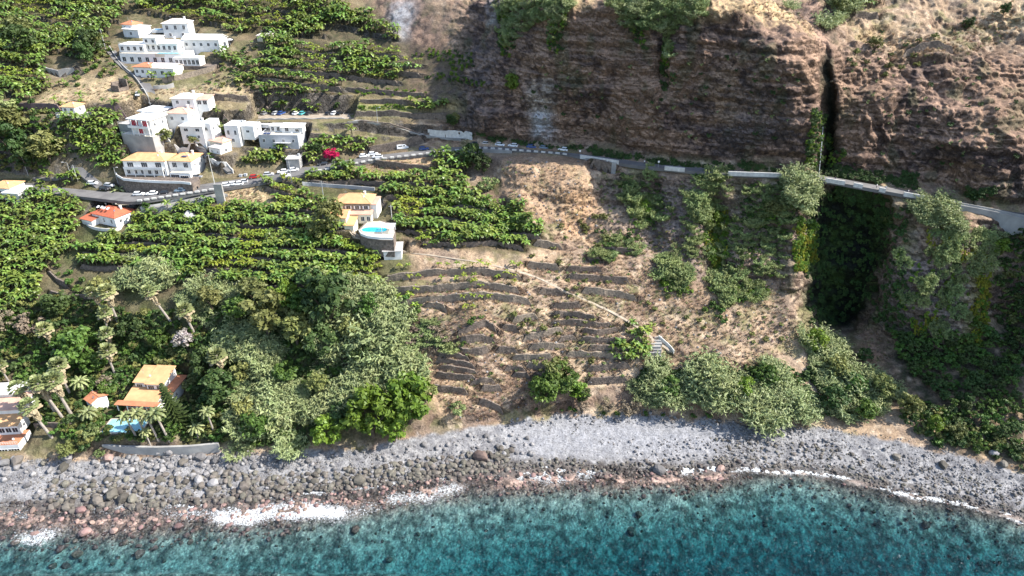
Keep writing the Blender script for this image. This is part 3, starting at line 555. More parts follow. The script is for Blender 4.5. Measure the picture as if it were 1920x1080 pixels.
wvs = np.concatenate([np.arange(1400, 1100, -10.), np.arange(1100, 845, -2.5)]); wus = np.concatenate([np.arange(-400, 0, 10.), np.arange(0, 1921, 3.), np.arange(1930, 2341, 10.)])
WU, WV = np.meshgrid(wus, wvs); a_, ry_, rz_ = ray(WU, WV); t_ = CAMH/-rz_
W = np.stack([a_*t_, ry_*t_, np.zeros_like(t_)], -1)
W[..., 2] = .10*fbm(W[..., 0]/5., W[..., 1]/5., 1., 3)
vwat = np.interp(wus, us, Vu[2])[None, :]; sd = WV-vwat
f1 = fbm(WU/40., WV/14., 2., 3)
core = np.exp(-((sd+1-f1*7)/6.)**2)*(.64*sm(WU, 1380, 1430)+.45*(1-sm(WU, 1380, 1430))*np.clip(.6+fbm(WU/60., WV/40., 6., 2)*1.6, 0, 1))
def blob(poly, a, nn=2): return blur(inpoly(WU+f1*18, WV+f1*9, poly).astype(float), nn)*a
foam = core+blob([(400,950),(470,944),(560,938),(640,945),(640,965),(540,975),(470,985),(400,985)], .46)+blob([(720,925),(790,918),(860,905),(880,915),(800,940),(730,945)], .36)
foam += blob([(930,885),(1000,876),(1120,872),(1140,888),(1060,900),(960,905)], .46)+blob([(1250,872),(1340,868),(1400,885),(1330,896),(1240,890)], .30)
foam += blob([(30,1010),(90,990),(120,992),(90,1020),(40,1025)], .38)+blob([(0,945),(60,965),(60,975),(0,960)], .34)+blob([(300,955),(400,950),(400,965),(320,975)], .28)+blob([(560,960),(700,940),(730,960),(600,990)], .2)+blob([(1880,955),(1925,965),(1925,985)], .4)
foam += blob([(0,960),(500,945),(900,900),(1380,885),(1380,910),(900,940),(500,1000),(0,1030)], .10, 6)
nh, nw = W.shape[:2]; cutm = (sd > -26); keep = cutm[:-1, :-1]
wme = grid_mesh('sea', W)
# close the body: sides and floor far below the seabed
import bmesh
bm_ = bmesh.new(); bm_.from_mesh(wme); fl = bm_.verts.layers.float.new('foam'); bm_.verts.ensure_lookup_table()
ff_ = foam.reshape(-1)
for i, vt in enumerate(bm_.verts): vt[fl] = float(ff_[i])
edge = [e for e in bm_.edges if e.is_boundary]
r = bmesh.ops.extrude_edge_only(bm_, edges=edge); nvts = [g for g in r['geom'] if isinstance(g, bmesh.types.BMVert)]
for vt in nvts: vt.co.z = -26
bmesh.ops.edgeloop_fill(bm_, edges=[e for e in bm_.edges if e.is_boundary]); bmesh.ops.recalc_face_normals(bm_, faces=bm_.faces[:])
for f_ in bm_.faces: f_.smooth = f_.normal.z > .5
bm_.to_mesh(wme); bm_.free(); link('sea', wme, 'sea_water', kind='structure')
# ------------------------------------------------------------------ roads
def pts_at(pts, st=6):
    uu = np.arange(pts[0][0], pts[-1][0]+.1, st); return uu, line_v(pts, uu)
def ribbon(name, mt, L, R, lift=.06, thick=.5, **k):
    L = np.array(L); R = np.array(R); vv = []; ff = []; L = L.copy(); R = R.copy()
    for i in range(len(L)):
        vv += [(L[i][0], L[i][1], L[i][2]+lift), (R[i][0], R[i][1], R[i][2]+lift), (R[i][0], R[i][1], R[i][2]-thick), (L[i][0], L[i][1], L[i][2]-thick)]
    for i in range(len(L)-1):
        a = 4*i; ff += [(a, a+4, a+5, a+1), (a+1, a+5, a+6, a+2), (a+2, a+6, a+7, a+3), (a+3, a+7, a+4, a)]
    me = bpy.data.meshes.new(name); me.from_pydata(vv, [], ff); me.update()
    bm2 = bmesh.new(); bm2.from_mesh(me); bmesh.ops.recalc_face_normals(bm2, faces=bm2.faces[:]); bm2.to_mesh(me); bm2.free()
    return link(name, me, mt, **k)
def smooth3(P, n=5): 
    P = np.array(P, float); k = np.ones(n)/n; Q = np.pad(P, ((n//2, n//2), (0, 0)), mode='edge')
    return np.stack([np.convolve(Q[:, i], k, 'valid') for i in range(3)], -1)
uu = np.arange(40, 2100, 6.); vo1 = line_v(ROAD_O, uu)-.5; vi1 = line_v(ROAD_I, uu)+.5
altv = np.interp(uu, sorted(COL), [next(iter([r[1] for r in [COL[k][9]]])) for k in sorted(COL)])
altv = np.convolve(np.pad(altv, 10, mode='edge'), np.ones(21)/21, 'valid')
def at_alt(u, v, z):
    a_, y_, z_ = ray(u, v); t_ = (np.asarray(z)-CAMH)/z_; return np.stack([a_*t_, y_*t_, np.asarray(z)+0*t_], -1)
RO = at_alt(uu, vo1, altv+.3); RI = at_alt(uu, vi1, altv+.3)
ribbon('coast_road', 'asphalt', RO, RI, 0, 1.2, kind='structure')
def road_z(u): return float(np.interp(u, uu, altv))+.3
# edge line and a low parapet of guard stones; continuous white parapets further right
def on_road(u, t):      # t 0 outer .. 1 inner
    v_ = line_v(ROAD_O, u)*(1-t)+line_v(ROAD_I, u)*t; return at_alt(u, v_, road_z(u))
stone_me = MB().box(-.85, -.3, 0, .85, .3, .62).mesh('guard_stone'); stone_me.materials.append(MATS['concrete_white'])
k = 0; SB = [(262, 405), (600, 1068)]
for (a0, a1) in SB:
    u_ = a0
    while u_ < a1:
        p = on_road(u_, .04); q = on_road(u_+3, .04)
        o = link('guard_stone', stone_me, loc=p, rz=atan2(q[1]-p[1], q[0]-p[0]), label='white guard stone in the dashed row %s' % ('along the lower road bend' if a0 < 500 else 'on the outer edge of the coast road'), cat='guard stone', group='white guard stones on the road edge')
        u_ += 13.5; k += 1
def wall_strip(name, P, h, th, mt, below=.6, **k_):
    """free standing wall along world points P"""
    P = np.array(P); T_ = np.gradient(P[:, :2], axis=0); T_ /= np.linalg.norm(T_, axis=1, keepdims=True)+1e-9; nn = np.stack([-T_[:, 1], T_[:, 0]], -1)*th/2
    hh = h if hasattr(h, '__len__') else [h]*len(P); bb = below if hasattr(below, '__len__') else [below]*len(P)
    vv = []; ff = []
    for i in range(len(P)):
        x, y, z = P[i]; a, b_ = nn[i]
        vv += [(x-a, y-b_, z-bb[i]), (x-a, y-b_, z+hh[i]), (x+a, y+b_, z+hh[i]), (x+a, y+b_, z-bb[i])]
    for i in range(len(P)-1):
        a = 4*i; ff += [(a, a+4, a+5, a+1), (a+1, a+5, a+6, a+2), (a+2, a+6, a+7, a+3)]
    e = 4*(len(P)-1); ff += [(0, 1, 2, 3), (e+3, e+2, e+1, e)]
    me = bpy.data.meshes.new(name); me.from_pydata(vv, [], ff); me.update(); bm2 = bmesh.new(); bm2.from_mesh(me); bmesh.ops.recalc_face_normals(bm2, faces=bm2.faces[:]); bm2.to_mesh(me); bm2.free()
    return link(name, me, mt, **k_)
for (a0, a1, lb) in [(1088,1160,'white parapet wall on the coast road above the grey retaining wall'), (1246,1284,'short white parapet on the coast road left of the green ravine shrubs'), (1365,1490,'long white parapet on the coast road just left of the waterfall'),
                     (1500,1522,'white parapet piece by the group of walkers at the waterfall'), (1548,1584,'white parapet on the coast road just right of the waterfall'), (1600,1617,'small white parapet piece above the dark mossy recess'),
                     (1648,1660,'smallest white parapet piece above the recess right rim'), (1694,1732,'white parapet stretch where reeds reach the coast road')]:
    wall_strip('road_parapet', [on_road(u_, .03) for u_ in np.linspace(a0, a1, 8)], 1.0, .45, 'concrete_white', label=lb, cat='parapet')
wall_strip('road_parapet', [on_road(u_, .02) for u_ in np.linspace(1780, 2080, 24)], .8, .35, 'concrete', .6, label='bare low concrete parapet on the road at the right picture edge', cat='parapet')
wall_strip('bridge_wall', [on_road(u_, -.06) for u_ in np.linspace(1800, 2060, 20)], .1, .5, 'concrete', 9, label='tall grey concrete retaining wall under the road at the right edge', cat='wall')
wall_strip('retaining_wall', [on_road(u_, -.05) for u_ in np.linspace(1098, 1156, 10)], .1, .5, 'concrete', 6, label='grey concrete retaining wall under the road beside the rocky bluff', cat='wall')
wall_strip('retaining_wall', [on_road(u_, -.05) for u_ in np.linspace(810, 960, 14)], .1, .5, 'concrete', 4, label='grey retaining wall under the road bend above dark shrubs', cat='wall')
# side roads
def strip_road(name, cen, hw, mt, lift=.12, **k_):
    L = []; R = []
    for i, (u_, v_) in enumerate(cen):
        a = cen[max(i-1, 0)]; b_ = cen[min(i+1, len(cen)-1)]; dx, dy = b_[0]-a[0], (b_[1]-a[1])*2.4; ll = hypot(dx, dy); nx, ny = -dy/ll*hw, dx/ll*hw/2.4
        L.append(at(u_+nx, v_+ny)); R.append(at(u_-nx, v_-ny))
    L = smooth3(L); R = smooth3(R); zz = np.maximum(L[:, 2], R[:, 2])*.5+.5*(L[:, 2]+R[:, 2])/2; L[:, 2] = zz; R[:, 2] = zz
    return ribbon(name, mt, L, R, lift, .8, **k_)
def dens(pts, st=7):
    o = []
    for (a, b_) in zip(pts[:-1], pts[1:]):
        nn = max(int(hypot(b_[0]-a[0], b_[1]-a[1])/st), 1); o += [(a[0]+(b_[0]-a[0])*i/nn, a[1]+(b_[1]-a[1])*i/nn) for i in range(nn)]
    return o+[pts[-1]]
strip_road('side_road', dens(SIDE_ROAD), 14, 'asphalt_old', kind='structure')
strip_road('ramp_road', dens([(262,400),(330,384),(400,366),(414,360)]), 26, 'asphalt_old', kind='structure')
strip_road('village_lane', dens([(205,92),(225,118),(250,138),(270,152),(282,172),(290,196),(300,208)]), 9, 'asphalt', .25, kind='structure')
strip_road('village_lane', dens([(140,312),(160,330),(185,348),(215,362)]), 12, 'asphalt', .25, kind='structure')
strip_road('village_lane', dens([(372,277),(390,296),(410,312),(438,328)]), 8, 'asphalt', .3, kind='structure')
strip_road('village_lane', dens([(60,335),(95,337),(130,330)]), 10, 'asphalt', .25, kind='structure')
strip_road('stone_path', dens([(a, b+1.2*sin(a*.13)) for a, b in dens(PATH, 12)]), 3.0, 'path_stone', .15, kind='structure')
cpz = cp[2]+.08
L_ = [at_alt(u_, 222+ (u_-480)*.005, cpz) for u_ in np.linspace(484, 660, 10)]; R_ = [at_alt(u_, 209, cpz) for u_ in np.linspace(484, 652, 10)]
ribbon('car_park_ground', 'path_stone', L_, R_, 0, .8, kind='structure')
# ------------------------------------------------------------------ terrace walls
WL = {'stone': ('stone_wall', 'terrace_wall'), 'brown': ('brown_wall', 'retaining_wall'), 'concrete': ('concrete', 'retaining_wall')}
cnt = 0
def near_desc(u, v):
    refs = [(265,740,'the seaside villa'),(665,400,'the pool villa'),(300,320,'the orange roofed houses'),(200,400,'the red roofed bungalow'),(300,90,'the white hotel'),(560,215,'the car park'),(1245,645,'the stone steps'),(1580,480,'the dark waterfall recess'),
            (1050,340,'the rocky bluff'),(630,290,'the magenta tree'),(900,610,'the largest dark terrace wall'),(1130,600,'the curved dry terraces'),(820,760,'the bright green trees by the beach'),(540,690,'the big cane thicket'),(1000,460,'the end of the banana field'),(1750,560,'the yellow green knob'),
            (1180,60,'the hanging greenery on the cliff top'),(1780,700,'the shaded orchard'),(120,230,'the small orange roofed house'),(30,260,'the wooded left edge'),(1440,480,'the ravine left of the recess'),(980,60,'the dark creeper on the cliff'),(1700,60,'the dry cliff top terraces'),(1300,720,'the reeds behind the beach'),(430,460,'the middle banana field'),(100,740,'the group of fan palms'),(60,450,'the left banana slope')]
    d_ = sorted((hypot(u-a, (v-b_)*1.4), n_, a, b_) for a, b_, n_ in refs)[0]
    dx, dy = u-d_[2], v-d_[3]
    w = ('right of' if dx > 0 else 'left of') if abs(dx) > abs(dy)*1.2 else ('below' if dy > 0 else 'above')
    return w+' '+d_[1], w
for (pts, h, reach, kind, build) in STEPS:
    if not build: continue
    uu_ = np.arange(pts[0][0], pts[-1][0]+.1, 7.); vv_ = line_v(pts, uu_)
    if len(uu_) < 3: continue
    Pb = np.stack([gi(PX, uu_, vv_+1.6), gi(PY, uu_, vv_+1.6), gi(PZ, uu_, vv_+2.4)], -1); Pt = np.stack([gi(PX, uu_, vv_-2.2), gi(PY, uu_, vv_-2.2), gi(PZ, uu_, vv_-2.6)], -1)
    Pm = Pb.copy(); Pm[:, :2] = Pb[:, :2]*.55+Pt[:, :2]*.45; hh = np.clip(Pt[:, 2]-Pb[:, 2]+.12, .5, h+1.2)
    hh = (hh+vn(uu_/9., 3.3*cnt)*.35)*np.clip(np.minimum(np.arange(len(uu_)), np.arange(len(uu_))[::-1])*.8+.2, 0, 1)
    mu, mv = float(np.mean(uu_)), float(np.mean(vv_)); ds, _ = near_desc(mu, mv)
    big = 'long' if uu_[-1]-uu_[0] > 150 else ('short' if uu_[-1]-uu_[0] < 60 else 'mid-length')
    mt, nm_ = WL[kind]
    if kind == 'stone' and (730 < mu < 1020 and 500 < mv < 600 or cnt % 3 == 1 and 960 < mu < 1250): mt = 'stone_pale'
    wall_strip(nm_, Pm, hh, .6, mt, .9, label='%s %s %s' % (big, {'stone': ('pale' if mt == 'stone_pale' else 'dark')+' dry stone terrace wall', 'brown': 'purple brown retaining wall', 'concrete': 'grey concrete retaining wall'}[kind], ds), cat='wall', group='terrace walls on the slope' if kind == 'stone' else None); cnt += 1
# ------------------------------------------------------------------ houses
def roof_mesh(kind, w, d, h, rh, ov=.45):
    m_ = MB(); x0, x1, y0, y1 = -w/2-ov, w/2+ov, -ov, d+ov; t = .16
    def slabbed(top, faces):
        n_ = len(top); vv = list(top)+[(x, y, z-t) for x, y, z in top]; ff = [tuple(f) for f in faces]+[tuple(i+n_ for i in reversed(f)) for f in faces]
        cntE = {}
        for f in faces:
            for i in range(len(f)): a, b_ = f[i], f[(i+1) % len(f)]; cntE.setdefault(frozenset((a, b_)), []).append((a, b_))
        for e, l_ in cntE.items():
            if len(l_) == 1: a, b_ = l_[0]; ff.append((b_, a, a+n_, b_+n_))
        m_.add(vv, ff)
    if kind == 'hip':
        r = min(d/2+ov, w/2+ov-.3); ym = d/2
        slabbed([(x0,y0,h),(x1,y0,h),(x1,y1,h),(x0,y1,h),(x0+r,ym,h+rh),(x1-r,ym,h+rh)], [(0,1,5,4),(1,2,5),(2,3,4,5),(3,0,4)])
        m_.tube((x0+r,ym,h+rh+.03),(x1-r,ym,h+rh+.03),.12,.12,5)
        for a, b_ in (((x0,y0,h),(x0+r,ym,h+rh)),((x1,y0,h),(x1-r,ym,h+rh)),((x1,y1,h),(x1-r,ym,h+rh)),((x0,y1,h),(x0+r,ym,h+rh))): m_.tube(a, b_, .1, .1, 4)
    elif kind == 'gable':
        ym = d/2; slabbed([(x0,y0,h),(x1,y0,h),(x1,ym,h+rh),(x0,ym,h+rh),(x1,y1,h),(x0,y1,h)], [(0,1,2,3),(3,2,4,5)])
        m_.tube((x0,ym,h+rh),(x1,ym,h+rh),.12,.12,5)
    elif kind == 'shed':
        slabbed([(x0,y0,h),(x1,y0,h),(x1,y1,h+rh),(x0,y1,h+rh)], [(0,1,2,3)])
    elif kind in ('flat', 'slab'):
        o_ = .25 if kind == 'flat' else .7; m_.box(-w/2-o_, -o_*1.4, h+.002, w/2+o_, d+o_, h+rh)
    elif kind == 'deck': m_.box(-w/2+.02, .02, h-.1, w/2-.02, d-.02, h+.05)
    elif kind == 'parapet': m_.box(-w/2+.22, .22, h-.3, w/2-.22, d-.22, h+.04)
    return m_
def wall_mesh(kind, w, d, h, rh):
    m_ = MB()
    if kind == 'gable': 
        x0, x1 = -w/2, w/2; m_.box(x0, 0, 0, x1, d, h-.02)
        for x in (x0, x1-.25): m_.add([(x,0,h-.02),(x+.25,0,h-.02),(x+.25,d,h-.02),(x,d,h-.02),(x,d/2,h+rh-.2),(x+.25,d/2,h+rh-.2)], [(0,4,3),(1,2,5),(0,1,5,4),(3,4,5,2)])
    elif kind == 'shed':
        m_.add([(-w/2,0,0),(w/2,0,0),(w/2,d,0),(-w/2,d,0),(-w/2,0,h-.1),(w/2,0,h-.1),(w/2,d,h+rh-.12),(-w/2,d,h+rh-.12)], [(0,3,2,1),(4,5,6,7),(0,1,5,4),(1,2,6,5),(2,3,7,6),(3,0,4,7)])
    elif kind == 'parapet':
        m_.box(-w/2, 0, 0, w/2, d, h-.3); t = .22
        m_.box(-w/2,0,h-.298,w/2,t,h+rh); m_.box(-w/2,d-t,h-.298,w/2,d,h+rh); m_.box(-w/2,t+.001,h-.298,-w/2+t,d-t-.001,h+rh); m_.box(w/2-t,t+.001,h-.298,w/2,d-t-.001,h+rh)
    elif kind == 'open':
        t = .5; m_.box(-w/2,0,0,w/2,t,h*.8); m_.box(-w/2,d-t,0,w/2,d,h); m_.box(-w/2,t+.001,0,-w/2+t,d-t-.001,h*.9); m_.box(w/2-t,t+.001,0,w/2,d-t-.001,h*.7)
    else: m_.box(-w/2, 0, 0, w/2, d, h-.04 if kind != 'none' else h)
    return m_
WIN = {}
def window(parent, x, y, z, ww, wh, rz, glass='glass_dark'):
    key = (ww, wh, glass)
    if key not in WIN:
        t = .07; m_ = MB(); a = ww/2
        m_.box(-a-t,-.07,-t,a+t,.02,0); m_.box(-a-t,-.07,wh,a+t,.02,wh+t); m_.box(-a-t,-.07,.001,-a,.02,wh-.001); m_.box(a,-.07,.001,a+t,.02,wh-.001)
        n_ = max(1, int(ww/.9))
        for i in range(1, n_+1):
            xx = -a+ww*i/(n_+1)
            m_.box(xx-.03, -.065, .001, xx+.03, .015, wh-.001)
        f = m_.mesh('window'); f.materials.append(MATS['frame_white']); g = MB().box(-a, -.02, 0, a, .01, wh).mesh('pane'); g.materials.append(MATS[glass]); WIN[key] = (f, g)
    f, g = WIN[key]; o = link('window', f, parent=parent, loc=(x, y, z), rz=rz); link('pane', g, parent=o)
def railing(parent, x0, x1, y, z, y2=None):
    m_ = MB(); m_.box(x0, y, z+.92, x1, y+.05, z+1.0); m_.box(x0, y+.005, z+.45, x1, y+.045, z+.5); n_ = max(2, int((x1-x0)/.7))
    for i in range(n_+1):
        x = x0+(x1-x0-.05)*i/n_; m_.box(x, y+.003, z, x+.05, y+.047, z+.919)
    link('railing', m_.mesh('railing'), 'metal_white', parent)
HO = []
for (spec, (P, s_, rz)) in zip(HOUSES, HP):
    name, label, u_, v_, rzd, blocks = spec
    H = link(name, None, loc=tuple(P), rz=rz, label=label, cat='house' if 'hut' not in name and 'shed' not in name and 'ruin' not in name else name.split('_')[-1]); HO.append(H)
    for (xp, y, z, wp, d, h, roof, rh, wm, rm, wins) in blocks:
        w = wp*s_; x = xp*s_; base = -4.5 if z <= .5 else 0
        mm = wall_mesh(roof, w, d, h-base, rh); wo_ = link('wall', mm.mesh('wall'), wm, H, (x, y, z+base))
        if roof not in ('open', 'none'):
            ro = link('roof', roof_mesh(roof, w, d, h, rh).mesh('roof'), rm, H, (x, y, z))
            if roof == 'hip' and w > 9: link('chimney', MB().box(-.35,-.35,0,.35,.35,1.5).box(-.45,-.45,1.501,.45,.45,1.62).mesh('chimney'), 'plaster_white', ro, (w*.28, d*.62, h+rh*.45))
        if roof == 'deck': railing(H, x-w/2+.1, x+w/2-.1, y+.1, z+h+.05)
        for wi in wins:
            face, nw_, wz, ww, wh = wi[:5]; gl_ = wi[5] if len(wi) > 5 else 'glass_dark'
            for i in range(nw_):
                if face == 'f': window(H, x-w/2+w*(i+.5)/nw_, y-.012, z+wz, ww, wh, 0, gl_)
                elif face == 'r': window(H, x+w/2+.012, y+d*(i+.5)/nw_, z+wz, ww, wh, pi/2, gl_)
                else: window(H, x-w/2-.012, y+d*(i+.5)/nw_, z+wz, ww, wh, -pi/2, gl_)
def S(i): return HP[i][1]
tank = MB().tube((0,0,0),(0,0,1.1),.55,.55,10).mesh('water_tank'); tank.materials.append(MATS['metal_grey'])
aer = MB().tube((0,0,-.4),(0,0,2.0),.035,.03,5).box(-.6,-.02,1.7,.6,.02,1.75).box(-.4,-.02,1.45,.4,.02,1.5).mesh('aerial'); aer.materials.append(MATS['metal_grey'])
dish = MB().tube((0,0,0),(0,-.12,.05),.1,.42,10).mesh('satellite_dish'); dish.materials.append(MATS['metal_white'])
for i_, (spec, H) in enumerate(zip(HOUSES, HO)):
    b_ = spec[5][0]
    if b_[6] in ('open', 'none'): continue
    top_ = b_[2]+b_[5]+(b_[7]*.5 if b_[6] in ('hip', 'gable', 'shed') else .1); link('aerial', aer, parent=H, loc=(b_[0]*S(i_)-b_[3]*S(i_)*.25, b_[1]+b_[4]*.5, top_)); link('satellite_dish', dish, parent=H, loc=(b_[0]*S(i_)+b_[3]*S(i_)*.3, b_[1]+b_[4]*.3, top_+.5))
    if b_[6] in ('flat', 'deck', 'parapet', 'slab'): link('water_tank', tank, parent=H, loc=(b_[0]*S(i_)+b_[3]*S(i_)*.34, b_[1]+b_[4]*.8, b_[2]+b_[5]+.1))
# extras on particular houses
def idx(lbl): return [i for i, h_ in enumerate(HOUSES) if lbl in h_[1]][0]
i = idx('red curtained'); 
for x in (-8, 4, 16, 28):
    link('column', MB().box(-.14,-.14,0,.14,.14,6.1).mesh('column'), 'plaster_white', HO[i], (x*S(i)+1.2, .3, 4.05))
link('balcony', MB().box(-5,-1.4,0,5,1.6,.22).box(-5,-1.4,.221,5,-1.3,1.0).mesh('balcony'), 'plaster_white', HO[i], (12*S(i), 1.3, 7.0))
i = idx('full-width balcony')
link('balcony', MB().box(-8,-1.7,0,8,-.02,.2).box(-8,-1.7,.201,8,-1.62,1.0).mesh('balcony'), 'plaster_white', HO[i], (0, 0, 3.05))
for x in (-7.8, -3.9, 0, 3.9, 7.8): link('column', MB().box(-.12,-.12,0,.12,.12,3.04).mesh('column'), 'plaster_white', HO[i], (x, -1.5, 0))
i = idx('skylight and garage')
link('solar_panel', MB().box(-1.1,-.8,0,1.1,.8,.1).mesh('solar_panel'), 'solar_blue', HO[i], (1.2, 2.6, 7.75)); HO[i].children[-1].rotation_euler = (.36, 0, 0)
i = idx('four skylights')
for q in range(4):
    o = link('skylight', MB().box(-.45,-.6,0,.45,.6,.14).mesh('skylight'), 'metal_white', HO[i], (-3.6+q*1.7, 2.0+(q % 2)*.25, 4.9+1.12)); o.rotation_euler = (.40, 0, 0)
i = idx('cluttered flat roof')
o = link('awning', MB().box(-3.2,-3.2,0,3.2,0,.1).mesh('awning'), 'plaster_white', HO[i], (2, -.02, 2.6)); o.rotation_euler = (-.25, 0, 0)
link('solar_panel', MB().box(-1.5,-.9,0,-.1,.9,.12).box(.1,-.9,0,1.5,.9,.12).mesh('solar_panel'), 'solar_blue', HO[i], (-5.2, 2.2, 5.9)); HO[i].children[-1].rotation_euler = (.5, 0, 0)
i = idx('stone villa with orange')
for q in range(4):
    for sx in (-1, 1):
        w_ = 66*S(i); link('shutter', MB().box(-.22,-.06,0,.22,0,1.3).mesh('shutter'), 'frame_white', HO[i], (-w_/2+w_*(q+.5)/4+sx*1.05, -.02, 4.2))
i = idx('veranda among tall palms')
for q in range(5): link('column', MB().box(-.13,-.13,0,.13,.13,2.9).mesh('column'), 'plaster_white', HO[i], (-6.4+q*3.3, -.9, .8))
link('veranda_roof', MB().box(-7.2,-1.6,0,7.4,.9,.16).mesh('veranda_roof'), 'tile_terracotta', HO[i], (.4, -.2, 3.72))
# thatched hut
P = at(356, 410); t_ = link('garden_hut', None, loc=tuple(P), rz=.3, label='small white hut with a pointed grey pyramid roof at the top of the banana field', cat='hut')
link('wall', MB().box(-1.6,-1.6,-2,1.6,1.6,2.1).mesh('wall'), 'plaster_white', t_); link('roof', MB().add([(-2.6,-2.6,2.1),(2.6,-2.6,2.1),(2.6,2.6,2.1),(-2.6,2.6,2.1),(0,0,4.4)], [(0,1,4),(1,2,4),(2,3,4),(3,0,4),(3,2,1,0)]).mesh('roof'), 'roof_thatch', t_)
link('door', MB().box(-.45,-.05,0,.45,0,1.9).mesh('door'), 'wood_dark', t_, (0, -1.602, 0))
# curved stone podium of the hillside houses
def podium(name, pix, ztop, depth, mt, label, cat='wall'):
    """massive retaining wall: outline points at level ztop, filled, going down by depth"""
    Q = [at_alt(u_, v_, ztop) for u_, v_ in pix]; nq = len(Q); vv = [tuple(q) for q in Q]+[(q[0]*(1-.0), q[1]-.7*(1 if i < nq-2 else 0), q[2]-depth) for i, q in enumerate(Q)]
    ff = [tuple(range(nq)), tuple(range(2*nq-1, nq-1, -1))]+[(i, i+nq, (i+1) % nq+nq, (i+1) % nq) for i in range(nq)]
    me = MB().add(vv, ff).mesh(name); bm2 = bmesh.new(); bm2.from_mesh(me); bmesh.ops.recalc_face_normals(bm2, faces=bm2.faces[:]); bm2.to_mesh(me); bm2.free()
    return link(name, me, mt, label=label, cat=cat)
zt = HP[idx('full-width balcony')][0][2]-.05
podium('stone_podium', [(216,320),(219,330),(232,337),(260,340),(300,342),(340,343),(360,345),(372,338),(374,328),(300,322)], zt, 7.5, 'stone_wall', 'high curved dark stone wall carrying the two orange roofed houses')
Pp = [at_alt(u_, v_, zt) for u_, v_ in dens([(217,321),(220,331),(232,338),(260,341),(300,343),(340,344),(358,346)], 6)]
wall_strip('garden_wall', Pp, .9, .25, 'plaster_white', .05, label='white parapet crowning the high curved stone wall', cat='wall')
# walls of the seaside
zsw = float(at(300, 846)[2])+.3; Pp = [at_alt(u_, float(np.interp(u_, [190, 235, 300, 360, 412], [843, 847, 848, 846, 841])), zsw) for u_ in range(196, 414, 8)]
wall_strip('sea_wall', Pp, 2.3, .8, 'concrete', 3, label='long grey concrete sea wall between palm garden and boulder beach', cat='wall')
Pp = smooth3([at(u_, 800+abs(u_-95)*.05) for u_ in range(62, 150, 8)]); wall_strip('garden_wall', Pp, 1.8, .5, 'stone_wall', 2, label='short dark garden wall right of the beachfront house', cat='wall')
# village white wall beside lanes
for pts_, hh_, mt_, lb_ in [([(303,262),(330,270),(352,276),(385,296),(410,312),(440,326)], 1.6, 'concrete_white', 'curving pale wall along the lane above the hillside houses'),
        ([(205,88),(218,110),(232,128),(250,142),(262,158),(276,178),(284,196)], 1.0, 'concrete', 'low wall along the steep lane beside the hotel'),
        ([(304,156),(340,149),(372,141),(404,132)], 2.2, 'stone_pale', 'pale ramp wall rising to the right below the glazed annex'),
        ([(286,168),(320,166),(330,160)], 1.6, 'concrete', 'short grey wall in front of bananas below the hotel annex'),
        ([(244,400),(252,388),(262,376)], 2.0, 'concrete_white', 'white diagonal wall between the red roofed bungalow and the ramp'),
        ([(262,394),(300,384),(340,375),(380,364),(408,353)], 1.0, 'concrete_white', 'white parapet along the upper edge of the grey ramp'),
        ([(264,407),(300,399),(340,389),(380,377),(410,366)], .9, 'concrete', 'grey parapet on the lower edge of the grey ramp'),
        ([(156,412),(162,424),(180,431),(205,434),(228,431),(234,418)], 1.0, 'concrete_white', 'white garden wall curving round the red roofed bungalow'),
        ([(655,440),(680,456),(712,468)], .5, 'path_stone', 'pale kerb of the path under the pool villa'),
        ([(565,347),(600,350),(660,354),(705,358)], 1.4, 'metal_grey', 'grey railing wall of the lane above the pool villa'),
        ([(800,246),(830,250),(860,256),(888,262)], 3.0, 'concrete_white', 'blank pale concrete wall at the foot of the cliff left of the road')]:
    Pq = smooth3([at(u_, v_) for u_, v_ in dens(pts_, 6)], 3); wall_strip('lane_wall' if 'wall' in lb_ else 'lane_kerb', Pq, hh_, .35, mt_, 1.6, label=lb_, cat='wall')
# tall end wall of the lower road
P = at(421, 384); link('abutment', MB().box(-.8,0,-3,2.4,1,8.4).mesh('abutment'), 'concrete', loc=(P[0]-2, P[1], P[2]), label='tall blank concrete wall end where the lower road meets the dry field', cat='wall')
# ------------------------------------------------------------------ pools
def pool(P, rx, ry, rz, label, wm='pool_dark', oval=False, cop='deck'):
    o = link('swimming_pool', None, loc=tuple(P), rz=rz, label=label, cat='swimming pool'); n_ = 28 if oval else 4
    pts = [(rx*cos(2*pi*k/n_), ry*sin(2*pi*k/n_)*(1+.18*cos(4*pi*k/n_))) for k in range(n_)] if oval else [(-rx,-ry),(rx,-ry),(rx,ry),(-rx,ry)]
    q = 1+.35/min(rx, ry)*(1 if oval else .9); ou = [(x*(1+.4/rx), y*(1+.4/ry)) for x, y in pts]
    vv = [(x, y, .12) for x, y in pts]+[(x, y, .12) for x, y in ou]+[(x, y, -1.2) for x, y in pts]+[(x, y, -1.2) for x, y in ou]
    ff = []
    for k in range(n_):
        j = (k+1) % n_; ff += [(k, n_+k, n_+j, j), (n_+k, 3*n_+k, 3*n_+j, n_+j), (k, j, 2*n_+j, 2*n_+k)]
    me = MB().add(vv, ff).mesh('coping'); link('coping', me, cop, o)
    link('water', MB().add([(x, y, .03) for x, y in pts], [tuple(range(n_))]).mesh('water'), wm, o)
podium('pool_terrace', [(672,430),(676,441),(690,446),(712,449),(738,450),(742,436),(738,420),(712,412),(690,412)], PZ_pool+2.6, 6.5, 'stone_wall', 'dark stone terrace under the oval pool of the villa', 'terrace')
zd = PZ_pool+2.62; Pq = at_alt(705, 432, zd)
dk = podium('pool_deck', [(674,431),(677,440),(690,445),(712,447.5),(736,448),(740,436),(736,422),(712,414),(691,414)], zd+.12, .1, 'deck', 'pale sandy deck around the oval pool', 'deck')
Pq = at_alt(702, 431, zd+.14); pool(Pq, 4.7, 2.5, -.05, 'bright turquoise oval pool below the stone villa with orange roof', 'pool_water', True)
